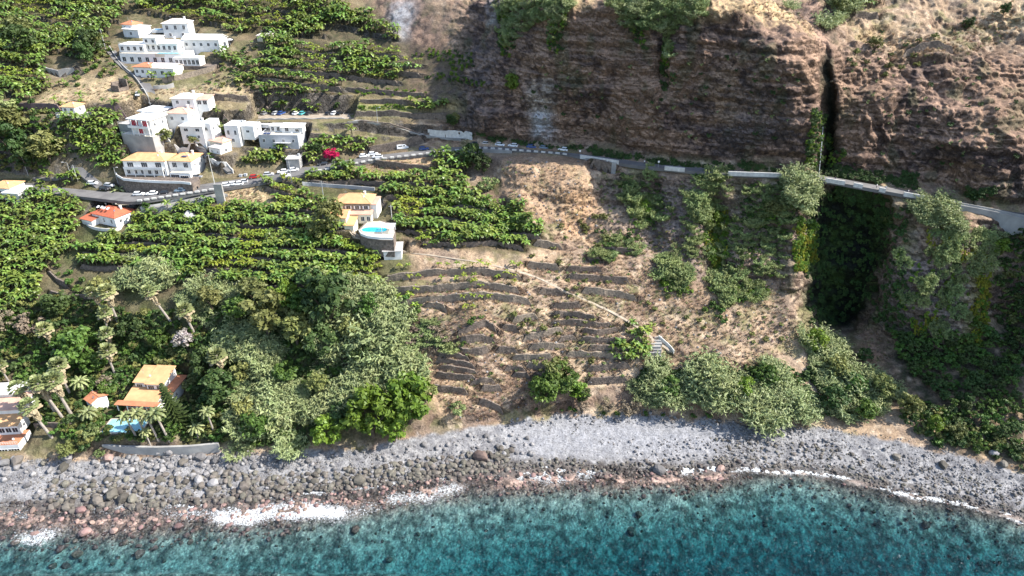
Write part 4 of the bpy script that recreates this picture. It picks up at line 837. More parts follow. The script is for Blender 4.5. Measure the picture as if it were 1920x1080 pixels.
wall_strip('pool_parapet', [at_alt(u_, v_, zd+.1) for u_, v_ in dens([(673,434),(677,441),(690,446),(712,448.6),(737,449)], 6)], .8, .2, 'metal_white', .05, label='white railing wall along the front of the oval pool deck', cat='railing')
P = at_alt(729, 434, zd+.13); t_ = link('pergola', None, loc=tuple(P), label='white slatted pergola at the right end of the oval pool', cat='pergola')
for x in (-2.2, 2.2):
    for y in (-1.6, 1.6): link('post', MB().box(-.1,-.1,0,.1,.1,2.4).mesh('post'), 'metal_white', t_, (x, y, 0))
slm = MB().box(-2.5,-.14,0,2.5,.14,.1).mesh('slat'); slm.materials.append(MATS['metal_white'])
for q in range(9): link('slat', slm, parent=t_, loc=(0, -1.9+q*.47, 2.41))
hz = HP[idx('rambling white hotel')]; 
def loc_on(h_, x, y, z): P, s_, rz = h_; return (P[0]+x*cos(rz)-y*sin(rz), P[1]+x*sin(rz)+y*cos(rz), P[2]+z)
pool(loc_on(hz, 38*hz[1], 1.9, 4.5), 6.0, 1.3, hz[2]+.1, 'long narrow light blue pool on the front edge of the hotel terrace', 'pool_water')
P = at(413, 88); pool((P[0], P[1], P[2]+1.0), 2.6, 1.7, .5, 'small blue pool beside the long white roofed house', 'pool_dark')
P = at(300, 61); pool((P[0], P[1], P[2]+1.4), 2.6, 1.9, .1, 'dark blue raised pool left of the topmost two-storey house', 'pool_dark', cop='plaster_white')
P = at(236, 800); pool((P[0], P[1], P[2]+.3), 6.2, 3.2, 0, 'pale blue pool in front of the seaside villa with stepped orange roofs', 'pool_pale')
P = at(432, 84); t_ = link('parasol', None, loc=tuple(P), label='open white parasol beside the small blue pool', cat='parasol')
link('pole', MB().tube((0,0,0),(0,0,2.6),.04,.04,6).mesh('pole'), 'metal_white', t_); link('canopy', MB().add([(1.7*cos(k*pi/4),1.7*sin(k*pi/4),2.3) for k in range(8)]+[(0,0,2.9)], [(k,(k+1)%8,8) for k in range(8)]+[tuple(range(7,-1,-1))]).mesh('canopy'), 'plaster_white', t_)
# ------------------------------------------------------------------ cars
def loft(rings):
    m_ = MB(); n_ = len(rings[0]); vv = [p for r in rings for p in r]; ff = []
    for i in range(len(rings)-1):
        for k in range(n_): a = i*n_+k; b_ = i*n_+(k+1) % n_; ff.append((a, b_, b_+n_, a+n_))
    ff += [tuple(range(n_-1, -1, -1)), tuple(range((len(rings)-1)*n_, len(rings)*n_))]
    return m_.add(vv, ff)
def fixn(me):
    bm2 = bmesh.new(); bm2.from_mesh(me); bmesh.ops.recalc_face_normals(bm2, faces=bm2.faces[:]); bm2.to_mesh(me); bm2.free(); return me
def car_parts(kind):
    if kind == 'van': L = 5.0; prof = [(-2.5,.9,1.9),(-2.4,.95,2.1),(1.0,.95,2.15),(1.6,.93,1.55),(2.3,.86,1.05),(2.5,.78,.85)]; cab = [(-2.0,1.2,1.8),(1.05,1.2,1.85),(1.75,.95,1.3)]
    else: L = 4.2; prof = [(-2.1,.74,.85),(-2.0,.84,.98),(-1.0,.88,1.0),(.8,.88,.97),(1.7,.84,.86),(2.08,.74,.66)]
    rings = [[(x, -w, .3), (x, w, .3), (x, w*1.0, zt_*.75), (x, w*.9, zt_), (x, -w*.9, zt_), (x, -w*1.0, zt_*.75)] for x, w, zt_ in prof]
    body = fixn(loft(rings).mesh('body'))
    if kind == 'van': gx = [(1.0,.86,2.1,1.45),(1.75,.84,1.5,1.2)]; cabin = MB().box(.2,-.965,1.3,1.0,.965,1.8).box(-1.9,-.965,1.3,-.2,.965,1.75).mesh('side_window'); roof = None
    else:
        cabin = fixn(loft([[(x, -w, .95), (x, w, .95), (x+s_, w*.84, 1.42), (x+s_, -w*.84, 1.42)] for x, w, s_ in ((-1.85,.8,.35),(-.4,.82,0),(1.0,.8,-.55))]).mesh('cabin_glass'))
        roof = fixn(loft([[(x, -w, 1.40), (x, w, 1.40), (x, w*.9, 1.49), (x, -w*.9, 1.49)] for x, w in ((-1.5,.66),(-.4,.70),(.42,.66))]).mesh('roof'))
    wheel = MB().tube((0,-.1,0),(0,.1,0),.32,.32,12).mesh('wheel'); rim = MB().tube((0,-.11,0),(0,.11,0),.19,.19,10).mesh('rim')
    hl = MB().box(-.05,-.16,-.07,.06,.16,.07).mesh('headlight')
    return body, cabin, roof, wheel, rim, hl
for k_ in ('van', 'car'):
    q = car_parts(k_); q[1].materials.append(MATS['car_glass']); q[3].materials.append(MATS['tyre']); q[4].materials.append(MATS['rim']); q[5].materials.append(MATS['lamp_clear'])
    if k_ == 'van': VANP = q
    else: CARP = q
BODY = {}
def car(P, rz, color, label, kind='car'):
    parts = VANP if kind == 'van' else CARP
    key = (kind, color)
    if key not in BODY:
        b_ = parts[0].copy(); b_.materials.append(MATS['paint_'+color+'_car']); r_ = None
        if parts[2]: r_ = parts[2].copy(); r_.materials.append(MATS['paint_'+color+'_car'])
        BODY[key] = (b_, r_)
    b_, r_ = BODY[key]; o = link('parked_car' if kind == 'car' else 'parked_van', None, loc=tuple(P), rz=rz, label=label, cat=kind, group='cars parked along the roads')
    link('body', b_, parent=o); link('cabin_glass' if kind == 'car' else 'side_window', parts[1], parent=o)
    if r_: link('roof', r_, parent=o)
    for sx in (-1.28, 1.28):
        for sy in (-.80, .80): w_ = link('wheel', parts[3], parent=o, loc=(sx, sy, .32)); link('rim', parts[4], parent=w_)
    for sy in (-.6, .6): link('headlight', parts[5], parent=o, loc=(2.06 if kind == 'car' else 2.46, sy, .62))
def on_road_px(u, v): return at_alt(u, v, road_z(u))
RC = [(888,263,'dark','small dark car first in the row at the cliff foot, next to the pale wall'),(913,264,'white','white car second in the cliff foot row, right of the dark one'),(938,266,'white','white car third in the cliff foot row, between two white cars'),(962,268,'white','white car left of the blue car in the cliff foot row'),
      (997,271.5,'blue','deep blue car parked close under the overgrown cliff foot'),(1021,275,'greyblue','grey blue car between the blue car and the lone white car'),(1056,280,'white','lone white car rightmost in the row along the cliff'),
      (795,272,'blue','blue car on the road bend below the blank pale wall'),(683,294.5,'white','white car left of the pair side by side above the dry terrace'),(700,290,'white','white car on the inner side of the pair above the dry terrace'),(708,296,'white','white car on the outer side of the pair above the dry terrace'),
      (633,302,'dark','dark car in the shade under the magenta tree'),(606,309,'dark','dark car in shade left of the magenta tree'),(478,334,'red','red car parked before the line of silver and white cars'),(504,329,'silver','silver car between the red car and the white cars by the shed'),
      (530,324,'white','white car left of the concrete shed'),(551,320.5,'white','white car directly in front of the concrete shed'),(535,334,'white','white car on the outer lane below the concrete shed'),
      (426,349,'white','white car on the inner side at the lamp pole junction'),(439,347,'white','white car behind the pale block by the lamp pole junction'),(446,354,'white','white car on the outer lane right of the tall abutment'),(455,343,'silver','silver car nearest the stone wall at the junction'),
      (261,366,'white','white car leftmost below the curved stone wall'),(285,365,'white','second white car below the curved stone wall'),(307,363,'dark','dark car after the two white ones below the curved stone wall'),(338,359,'greyblue','blue grey car below the curved stone wall, next to the black one'),(362,354,'black','black car rightmost below the curved stone wall')]
for (u_, v_, c_, lb) in RC:
    v2 = min(max(v_, line_v(ROAD_I, u_)+2.5), line_v(ROAD_O, u_)-2.5)
    a = on_road_px(u_-4, v2); b_ = on_road(u_+6, .5); c2 = on_road(u_-6, .5); car(on_road_px(u_, v2), atan2(b_[1]-c2[1], b_[0]-c2[0])+(pi if rnd.random() < .5 else 0), c_, lb)
p = on_road_px(755, 279); car(p, .25, 'white', 'white van on the road between the blue car and the white trio', 'van')
for (u_, v_, c_, r_, lb) in [(175,347,'white',.0,'white pickup-sized car in the shade at the foot of the steep lane'),(197,357,'dark',-.2,'dark car behind the fan palm by the bungalow'),(213,363,'silver',-.2,'silver car half behind the fan palm by the bungalow'),(370,335,'grey',.0,'grey car in the driveway beside the garage awning'),(270,190,'silver',-1.2,'silver car at the top of the lane behind the curtained house')]:
    q = at(u_, v_); car((q[0], q[1], q[2]+.35), r_, c_, lb)
for (u_, c_, lb) in [(497,'grey','grey car leftmost in the grassy car park'),(518,'silver','silver car beside the dark blue one in the car park'),(528,'blue','dark blue car in the car park'),(556,'white','white car beside the teal one in the car park'),(568,'teal','teal car in the car park'),(580,'dark','dark car right of the teal one in the car park'),(617,'dark','dark car left in the trio at the right end of the car park'),(628,'white','white car in the middle of the trio at the right end'),(638,'black','black car against the shaded wall at the car park end')]:
    q = at_alt(u_, 214.5, cpz); car(q, 1.15, c_, lb)
# ------------------------------------------------------------------ lamps, poles, signs
def lamp(u, v, h, label, side=1, mt='metal_grey'):
    P = at(u, v); o = link('street_lamp', None, loc=tuple(P), label=label, cat='street lamp')
    link('pole', MB().tube((0,0,-.5),(0,0,h),.11,.07,8).mesh('pole'), mt, o); link('arm', MB().tube((0,0,h-.05),(1.3*side,-.3,h+.25),.05,.04,6).mesh('arm'), mt, o)
    link('lamp_head', MB().box(-.35,-.14,-.05,.35,.14,.09).mesh('lamp_head'), 'metal_white', o, (1.5*side,-.34,h+.27))
lamp(53, 329, 8.5, 'street lamp standing at the wooded left edge'); lamp(136, 338, 7.5, 'street lamp above the white pickup-sized car', -1); lamp(228, 352, 6.5, 'street lamp in front of the curved stone wall'); lamp(708, 229, 6, 'street lamp on the side road by the cliff side stone wall')
lamp(287, 200, 8, 'street lamp where the steep lane passes behind the curtained house', -1)
for (u_, v_, h_, lb) in [(404,352,14,'tall white utility pole at the junction beside the abutment'),(146,340,7,'thin grey utility pole right of the street lamp on the left'),(548,345,9,'grey utility pole at the end of the lane above the pool villa'),(608,380,9,'utility pole beside the left end of the pool villa'),(198,92,9,'pair of thin poles in dark trees left of the hotel'),(735,412,6,'white post behind the pool pergola')]:
    P = at(u_, v_); o = link('utility_pole', None, loc=tuple(P), label=lb, cat='pole'); link('pole', MB().tube((0,0,-.6),(0,0,h_),.16,.1,8).mesh('pole'), 'concrete_white' if 'white' in lb else 'metal_grey', o); link('crossarm', MB().box(-.9,-.05,-.06,.9,.05,.06).mesh('crossarm'), 'metal_grey', o, (0,.16,h_-.6))
for (u_, lb) in [(1087,'white road sign where the dashed guard stones end'),(1234,'small road sign near the short white parapet')]:
    P = on_road(u_, .1); o = link('road_sign', None, loc=tuple(P), label=lb, cat='road sign'); link('post', MB().tube((0,0,0),(0,0,2.6),.05,.05,6).mesh('post'), 'metal_grey', o); link('sign_panel', MB().box(-.35,-.03,0,.35,.0,.7).mesh('sign_panel'), 'paint_white', o, (0,-.07,2.0))
# two white wheeled bins at the junction
for q, (u_, lb) in enumerate([(452,'left one of two pale roadside bins at the junction'),(461,'right one of two pale roadside bins at the junction')]):
    P = on_road(u_, 1.02); o = link('roadside_bin', None, loc=tuple(P), label=lb, cat='bin'); link('bin_body', MB().add([(-.5,-.4,.1),(.5,-.4,.1),(.5,.4,.1),(-.5,.4,.1),(-.65,-.5,1.2),(.65,-.5,1.2),(.65,.5,1.2),(-.65,.5,1.2)], [(0,3,2,1),(4,5,6,7),(0,1,5,4),(1,2,6,5),(2,3,7,6),(3,0,4,7)]).mesh('bin_body'), 'metal_white', o); link('lid', MB().box(-.68,-.53,1.201,.68,.53,1.3).mesh('lid'), 'metal_grey', o)
# stone steps at the end of the path
base = at(1228, 668); o = link('stone_steps', None, loc=tuple(base), label='flight of pale concrete steps at the lower end of the stone path', cat='steps')
stm = MB().box(-1.9,-.5,-1.6,1.9,.7,0).mesh('step'); stm.materials.append(MATS['concrete'])
for q in range(7):
    P = at(1229+q*.4-(q % 2)*2, 667-q*5.6); link('step', stm, parent=o, loc=(P[0]-base[0], P[1]-base[1], P[2]-base[2]+.35))
wall_strip('ramp_wall', smooth3([at(u_, v_) for u_, v_ in dens([(1233,634),(1245,644),(1256,654),(1264,664)], 4)], 3), 1.5, .3, 'concrete_white', 2, label='pale sloping side wall right of the concrete steps', cat='wall')
link('cliff_waterfall', MB().add(*(lambda R_: ([p for r in R_ for p in r], [(2*i, 2*i+1, 2*i+3, 2*i+2) for i in range(len(R_)-1)]))([[tuple(at_alt(1541-q*.8-.5, 236+q*9.5, 0)*0+np.array(at(1541-q*.8-.7-.2*sin(q*2), 236+q*9.5))+np.array([0,-1.2,0])), tuple(np.array(at(1541-q*.8+.7+.3*sin(q*3), 236+q*9.5))+np.array([0,-1.2,0]))] for q in range(11)])).mesh('waterfall'), 'falling_water', label='thin pale thread of water falling down the cleft to the road', cat='waterfall')
# ------------------------------------------------------------------ people
def person(P, rz, top, legs, label, arm=0.0, h=1.7):
    o = link('person', None, loc=tuple(P), rz=rz, label=label, cat='person')
    J = dict(pel=(0,0,.95,.15), waist=(0,0,1.1,.13), chest=(0,0,1.35,.155), neck=(0,0,1.5,.06), head=(0,-.01,1.62,.1), crown=(0,-.01,1.68,.085), lh=(.09,0,.9,.09), lk=(.1,-.03,.5,.062), la=(.1,.02,.09,.042), lt=(.1,-.15,.04,.035), rh=(-.09,0,.9,.09), rk=(-.1,.03,.5,.062), ra=(-.11,.08,.09,.042), rt=(-.11,-.09,.04,.035),
             ls=(.19,0,1.42,.06), le=(.25,.02,1.15,.043), lw=(.24,-.1-arm*.2,.9+arm*.3,.032), lf=(.24,-.15-arm*.25,.82+arm*.32,.028), rs=(-.19,0,1.42,.06), re=(-.25,.03,1.15,.043), rw=(-.24,-.06,.9,.032), rf=(-.24,-.1,.8,.028))
    E = [('pel','waist'),('waist','chest'),('chest','neck'),('neck','head'),('head','crown'),('pel','lh'),('lh','lk'),('lk','la'),('la','lt'),('pel','rh'),('rh','rk'),('rk','ra'),('ra','rt'),('chest','ls'),('ls','le'),('le','lw'),('lw','lf'),('chest','rs'),('rs','re'),('re','rw'),('rw','rf')]
    ks = list(J); me = bpy.data.meshes.new('body'); me.from_pydata([J[k][:3] for k in ks], [(ks.index(a), ks.index(b_)) for a, b_ in E], []); me.update()
    for m_ in ('skin', top, legs): me.materials.append(MATS[m_])
    b_ = bpy.data.objects.new('body', me); C.objects.link(b_); b_.parent = o
    sk = b_.modifiers.new('skin', 'SKIN')
    for i, k in enumerate(ks): me.skin_vertices[0].data[i].radius = (J[k][3], J[k][3]*.85)
    me.skin_vertices[0].data[0].use_root = True
    b_.modifiers.new('sub', 'SUBSURF').levels = 1
    dg = bpy.context.evaluated_depsgraph_get(); m2_ = bpy.data.meshes.new_from_object(b_.evaluated_get(dg)); b_.modifiers.clear(); b_.data = m2_
    for p_ in m2_.polygons:
        z = p_.center[2]; x = abs(p_.center[0]); p_.material_index = 2 if z < .98 and x < .2 else (1 if z < 1.47 and (z > 1.18 or x < .19) else 0)
    link('hair', MB().tube((0,.02,1.64),(0,.02,1.76),.105,.06,8).mesh('hair'), 'wood_dark', o)
for (u_, t_2, rz_2, tp, lg, lb, ar) in [(1485,.35,.3,'cloth_white','cloth_dark','person in a white top nearest the waterfall, left in the walkers group',0),(1489,.2,1.2,'cloth_blue','cloth_dark','person in blue close behind the white topped walker',.6),(1493,.3,2.4,'cloth_white','cloth_blue','person in white at the right of the close walkers group',.2),(1504,.4,.1,'cloth_white','cloth_dark','lone person standing between the group and the waterfall',0),
                                    (1643,.3,.6,'cloth_white','cloth_dark','left one of two people standing over the recess rim',.4),(1660,.3,-.5,'cloth_white','cloth_blue','right one of two people standing over the recess rim',0),(1702,.3,.9,'cloth_white','cloth_dark','person in white walking where the reeds begin',.3),(1565,.3,1.9,'cloth_dark','cloth_blue','person in dark clothes on the road right of the waterfall',0),(1208,.5,.2,'cloth_white','cloth_dark','lone person on the road left of the short parapet',0)]:
    person(on_road(u_, t_2), rz_2, tp, lg, lb, ar)
# ------------------------------------------------------------------ plant meshes
def arr_mesh(name, vv, ff, mi=None, mats=()):
    me = bpy.data.meshes.new(name); me.from_pydata([tuple(p) for p in vv], [], ff)
    for m_ in mats: me.materials.append(MATS[m_])
    if mi is not None: me.polygons.foreach_set('material_index', mi)
    me.update(); return me
def banana_mesh(seed, leafm, s=1.0, n=9, droop=1.0, full=True):
    r = random.Random(seed); m_ = MB(); h = r.uniform(1.5, 2.2)*s; m_.mi = 1; m_.tube((0,0,-.6),(r.uniform(-.1,.1),r.uniform(-.1,.1),h),.16*s,.1*s,5,False); m_.mi = 0
    for k in range(n):
        a = k*2.4+r.uniform(-.3,.3); el = r.uniform(.55, 1.25) if k < n-2 else 1.4; L = r.uniform(1.7, 2.5)*s; w = r.uniform(.30,.42)*s; px, pz = .05, h-.1; rows_ = []; seg = 5
        for i in range(seg+1):
            t = i/seg; ww = w*(.25+1.5*t*(1-t)*2.1 if t < .95 else .12); rows_.append((px, pz, ww)); px += L/seg*cos(el); pz += L/seg*sin(el); el -= (.38+.15*r.random())*droop
        vv = []; ca, sa = cos(a), sin(a)
        for (x, z, ww) in rows_:
            for q, dz in ((-ww, .14*w), (0, 0), (ww, .14*w)): vv.append((x*ca-q*sa, x*sa+q*ca, z+dz))
        ff = []
        for i in range(seg): b_ = 3*i; ff += [(b_, b_+3, b_+4, b_+1), (b_+1, b_+4, b_+5, b_+2)]
        m_.add(vv, ff)
    me = m_.mesh('banana_plant'); me.materials.append(MATS[leafm]); me.materials.append(MATS['stem']); return me
def crown_mesh(name, seed, R, H, nl, leaves, ls, mats, lobes=None, flat=1.0, drop=0.0, mixp=.0):
    """leaf faces clustered in clumps spread through an uneven volume (numpy)"""
    r = np.random.RandomState(seed); cen = []
    while len(cen) < nl:
        p = r.uniform(-1, 1, 3); d_ = np.linalg.norm(p)
        if .35 < d_ < 1: cen.append(p*np.array([R, R, H])*(.88+.12*r.rand())*np.array([1, 1, 1]))
    cen = np.array(cen); cen *= (1+.22*fbm(cen[:, 0]/R*1.3+seed, cen[:, 1]/R*1.3, cen[:, 2]/R, 2))[:, None]
    cr = R*r.uniform(.16, .34, nl)
    ci = np.repeat(np.arange(nl), leaves); dirs = r.normal(size=(len(ci), 3)); dirs /= np.linalg.norm(dirs, axis=1, keepdims=True)
    dirs[:, 2] = np.where(dirs[:, 2] < -.3, -dirs[:, 2], dirs[:, 2])
    pos = cen[ci]+dirs*cr[ci][:, None]*r.uniform(.6, 1.08, len(ci))[:, None]*np.array([1, 1, .8*flat]); pos[:, 2] += H-drop*np.hypot(pos[:, 0], pos[:, 1])**2/R
    nrm = dirs*.7+r.normal(size=dirs.shape)*.45+np.array([0, 0, .25]); nrm /= np.linalg.norm(nrm, axis=1, keepdims=True)
    t1 = np.cross(nrm, r.normal(size=nrm.shape)); t1 /= np.linalg.norm(t1, axis=1, keepdims=True); t2 = np.cross(nrm, t1); s_ = ls*(.45+1.3*r.rand(len(ci))**1.6)[:, None]
    vv = np.stack([pos-t1*s_*.9, pos+t2*s_*.5+nrm*s_*.1, pos+t1*s_*.9, pos-t2*s_*.5+nrm*s_*.1], 1).reshape(-1, 3)
    ff = np.arange(len(vv)).reshape(-1, 4); me = bpy.data.meshes.new(name)
    me.vertices.add(len(vv)); me.vertices.foreach_set('co', vv.reshape(-1).astype(np.float32)); me.loops.add(len(vv)); me.loops.foreach_set('vertex_index', ff.reshape(-1).astype(np.int32))
    me.polygons.add(len(ff)); me.polygons.foreach_set('loop_start', (np.arange(len(ff))*4).astype(np.int32)); me.polygons.foreach_set('loop_total', np.full(len(ff), 4, np.int32)); me.update(calc_edges=True)
    for m_ in ([mats] if isinstance(mats, str) else mats): me.materials.append(MATS[m_])
    if not isinstance(mats, str): me.polygons.foreach_set('material_index', (r.rand(nl) < mixp).astype(np.int32)[ci])
    return me
def cane_mesh(seed, H=3.6, n=60, R=2.2, mats='cane', bend=1.0, w=.21):
    r = random.Random(seed); m_ = MB()
    for k in range(n):
        a = r.uniform(0, 2*pi); d_ = R*math.sqrt(r.random())*.75; x, y, z = d_*cos(a), d_*sin(a), -.3; az = a+r.uniform(-.7,.7); el = r.uniform(1.15, 1.5); h = H*r.uniform(.65,1.1); seg = 4
        for i in range(seg):
            L = h/seg; x2, y2, z2 = x+L*cos(el)*cos(az), y+L*cos(el)*sin(az), z+L*sin(el); el -= r.uniform(.15,.40)*bend
            if i >= 1:
                for q in range(3):
                    t = r.random(); px, py, pz = x+(x2-x)*t, y+(y2-y)*t, z+(z2-z)*t; b_ = r.uniform(0, 2*pi); ll = r.uniform(.55,.95); ux, uy = cos(b_), sin(b_); zz = r.uniform(-.35,.35)*ll
                    m_.add([(px-uy*w*.5, py+ux*w*.5, pz), (px+uy*w*.5, py-ux*w*.5, pz), (px+ux*ll*.6+uy*w*.35, py+uy*ll*.6-ux*w*.35, pz+zz+.08), (px+ux*ll, py+uy*ll, pz+zz-.22)], [(0, 1, 2, 3)])
            x, y, z = x2, y2, z2
    me = m_.mesh('cane_clump'); me.materials.append(MATS[mats]); return me
def tuft_mesh(seed, mt, n=26, R=.55, H=.8, w=.07):
    r = random.Random(seed); m_ = MB()
    for k in range(n):
        a = r.uniform(0, 2*pi); d_ = R*r.random()*.6; x, y = d_*cos(a), d_*sin(a); b_ = a+r.uniform(-.6,.6); h = H*r.uniform(.5,1.1); o_ = R*r.uniform(.4,1.0); m_.add([(x-sin(b_)*w,y+cos(b_)*w,-.1),(x+sin(b_)*w,y-cos(b_)*w,-.1),(x+o_*cos(b_),y+o_*sin(b_),h)], [(0,1,2)])
    me = m_.mesh('tuft'); me.materials.append(MATS[mt]); return me
def palm_fan(seed, trunk=9.0):
    """fan palm: trunk with a skirt of dead leaves, round head of fans"""
    r = random.Random(seed); t = MB(); lean = r.uniform(-.5, .5)
    P0 = np.array((0,0,-.8)); P1 = np.array((lean*.4, 0, trunk*.5)); P2 = np.array((lean*1.2, r.uniform(-.3,.3), trunk)); t.tube(P0, P1, .34, .26, 8, False); t.tube(P1, P2, .26, .24, 8, False)
    h = MB(); 
    for k in range(46):
        a = k*2.4; el = 1.35-2.0*(k/46.)+r.uniform(-.12,.12); L = r.uniform(1.0,1.4); d_ = np.array((cos(el)*cos(a), cos(el)*sin(a), sin(el))); c_ = P2+d_*L; side = np.array((-sin(a), cos(a), 0)); up = np.cross(side, d_)*-1
        vv = [c_-d_*.1]; nf = 7
        for q in range(nf):
            b_ = -1.15+2.3*q/(nf-1); rr = r.uniform(.9, 1.2)*(1.05-.15*abs(b_)); vv.append(c_+(d_*cos(b_)+side*sin(b_))*rr+np.array((0,0,-.28*rr))-up*.1*(q % 2))
        h.mi = 0 if el > -.3 else 1; h.add(vv, [(0, q+1, q+2) for q in range(nf-1)]+[])
    s = MB(); 
    for k in range(60):
        a = r.uniform(0, 2*pi); z = r.uniform(.05,.36)*trunk; p = P2*(1-z/trunk*.6)+np.array((0,0,0)); p[2] = trunk-z*.9; o_ = np.array((cos(a), sin(a), 0)); sd = np.array((-sin(a), cos(a), 0)); wd = (.85-.9*z/trunk)
        s.add([p+o_*.25, p+o_*wd+sd*.35-np.array((0,0,.75)), p+o_*wd*.9-np.array((0,0,1.25)), p+o_*wd-sd*.35-np.array((0,0,.75))], [(0,1,2,3)])
    return t.mesh('trunk'), h.mesh('crown'), s.mesh('dead_leaf_skirt')
def palm_feather(seed, trunk=4.0, L=2.6, n=22, mt='palm_leaf'):
    r = random.Random(seed); t = MB(); P2 = np.array((r.uniform(-.3,.3), 0, trunk)); t.tube((0,0,-.6), P2, .24, .17, 8, False); h = MB()
    for k in range(n):
        a = k*2.4; el = 1.3-1.35*k/n; p = P2.copy(); seg = 5
        for i in range(seg):
            d_ = np.array((cos(el)*cos(a), cos(el)*sin(a), sin(el))); q = p+d_*L/seg; sd = np.array((-sin(a), cos(a), 0)); w0, w1 = .42*(1-.1*i)*(i > 0)+.08, .42*(1-.16*(i+1))+.04
            dn = np.array((0,0,-.16)); h.add([p-sd*w0+dn, p, q, q-sd*w1+dn], [(0,1,2,3)]); h.add([p, p+sd*w0+dn, q+sd*w1+dn, q], [(0,1,2,3)]); p = q; el -= .34
    return t.mesh('trunk'), h.mesh('crown'), None
# ------------------------------------------------------------------ placing
ex = link  # alias
def in_frame(P, mg=30):
    u, v, d_ = proj(P); return (u > -mg) & (u < 1920+mg) & (v > -mg) & (v < 1080+mg)
def sample(poly, sp, jit=.45, asp=.7, seed=0):
    r = np.random.RandomState(seed+abs(int(poly[0][0]))+17); ua, ub = min(p[0] for p in poly), max(p[0] for p in poly); va, vb_ = min(p[1] for p in poly), max(p[1] for p in poly)
    g = [(u+(sp*.5 if k % 2 else 0), v) for k, v in enumerate(np.arange(va, vb_, sp*asp)) for u in np.arange(ua, ub, sp)]
    if not g: return np.zeros((0, 2))
    g = np.array(g)+r.uniform(-jit, jit, (len(g), 2))*np.array([sp, sp*asp]); return g[inpoly(g[:, 0]+fbm(g[:, 0]/22., g[:, 1]/16., 3., 2)*sp*1.6, g[:, 1]+fbm(g[:, 0]/22., g[:, 1]/16., 9., 2)*sp*1.3, poly)]
def scatter(name, meshes, P, rot, scl, label, cat, seed=1):
    """many instances of a few meshes as one object"""
    P = np.asarray(P, float).reshape(-1, 3); n_ = len(P); 
    if n_ == 0: return
    me = bpy.data.meshes.new(name); me.vertices.add(n_); me.vertices.foreach_set('co', P.reshape(-1).astype(np.float32))
    a = me.attributes.new('rot', 'FLOAT_VECTOR', 'POINT'); a.data.foreach_set('vector', np.asarray(rot, np.float32).reshape(-1)); b_ = me.attributes.new('scl', 'FLOAT_VECTOR', 'POINT'); sc_ = np.asarray(scl, np.float32); sc_ = np.repeat(sc_[:, None], 3, 1) if sc_.ndim == 1 else sc_; b_.data.foreach_set('vector', sc_.reshape(-1))
    c_ = me.attributes.new('pick', 'INT', 'POINT'); c_.data.foreach_set('value', np.random.RandomState(seed).randint(0, len(meshes), n_).astype(np.int32)); me.update()
    o = link(name, me, kind='stuff', label=label, cat=cat)
    ng = bpy.data.node_groups.new(name+'_nodes', 'GeometryNodeTree'); ng.interface.new_socket('Geometry', in_out='INPUT', socket_type='NodeSocketGeometry'); ng.interface.new_socket('Geometry', in_out='OUTPUT', socket_type='NodeSocketGeometry')
    N_ = ng.nodes.new; L_2 = ng.links.new; gi_ = N_('NodeGroupInput'); go = N_('NodeGroupOutput'); iop = N_('GeometryNodeInstanceOnPoints'); iop.inputs['Pick Instance'].default_value = True
    jn = N_('GeometryNodeGeometryToInstance')
    for m_ in meshes:
        po = PROTO.get(m_.name)
        if po is None: po = bpy.data.objects.new('source_'+m_.name, m_); PROTO[m_.name] = po
        oi = N_('GeometryNodeObjectInfo'); oi.inputs['Object'].default_value = po; oi.inputs['As Instance'].default_value = False; L_2(oi.outputs['Geometry'], jn.inputs[0])
    def na(nm_, ty):
        x = N_('GeometryNodeInputNamedAttribute'); x.data_type = ty; x.inputs[0].default_value = nm_; return [q for q in x.outputs if q.enabled and q.name == 'Attribute'][0]
    e2r = N_('FunctionNodeEulerToRotation'); L_2(na('rot', 'FLOAT_VECTOR'), e2r.inputs[0]); L_2(e2r.outputs[0], iop.inputs['Rotation']); L_2(na('scl', 'FLOAT_VECTOR'), iop.inputs['Scale']); L_2(na('pick', 'INT'), iop.inputs['Instance Index'])
    L_2(gi_.outputs[0], iop.inputs['Points']); L_2(jn.outputs[0], iop.inputs['Instance']); L_2(iop.outputs[0], go.inputs[0]); md = o.modifiers.new('scatter', 'NODES'); md.node_group = ng; return o
PROTO = {}
def zrot(n_, seed=3, tilt=.12):
    r = np.random.RandomState(seed); return np.stack([r.uniform(-tilt, tilt, n_), r.uniform(-tilt, tilt, n_), r.uniform(0, 2*pi, n_)], -1)
def ats(pts): pts = np.asarray(pts, float).reshape(-1, 2); return at(pts[:, 0], pts[:, 1])
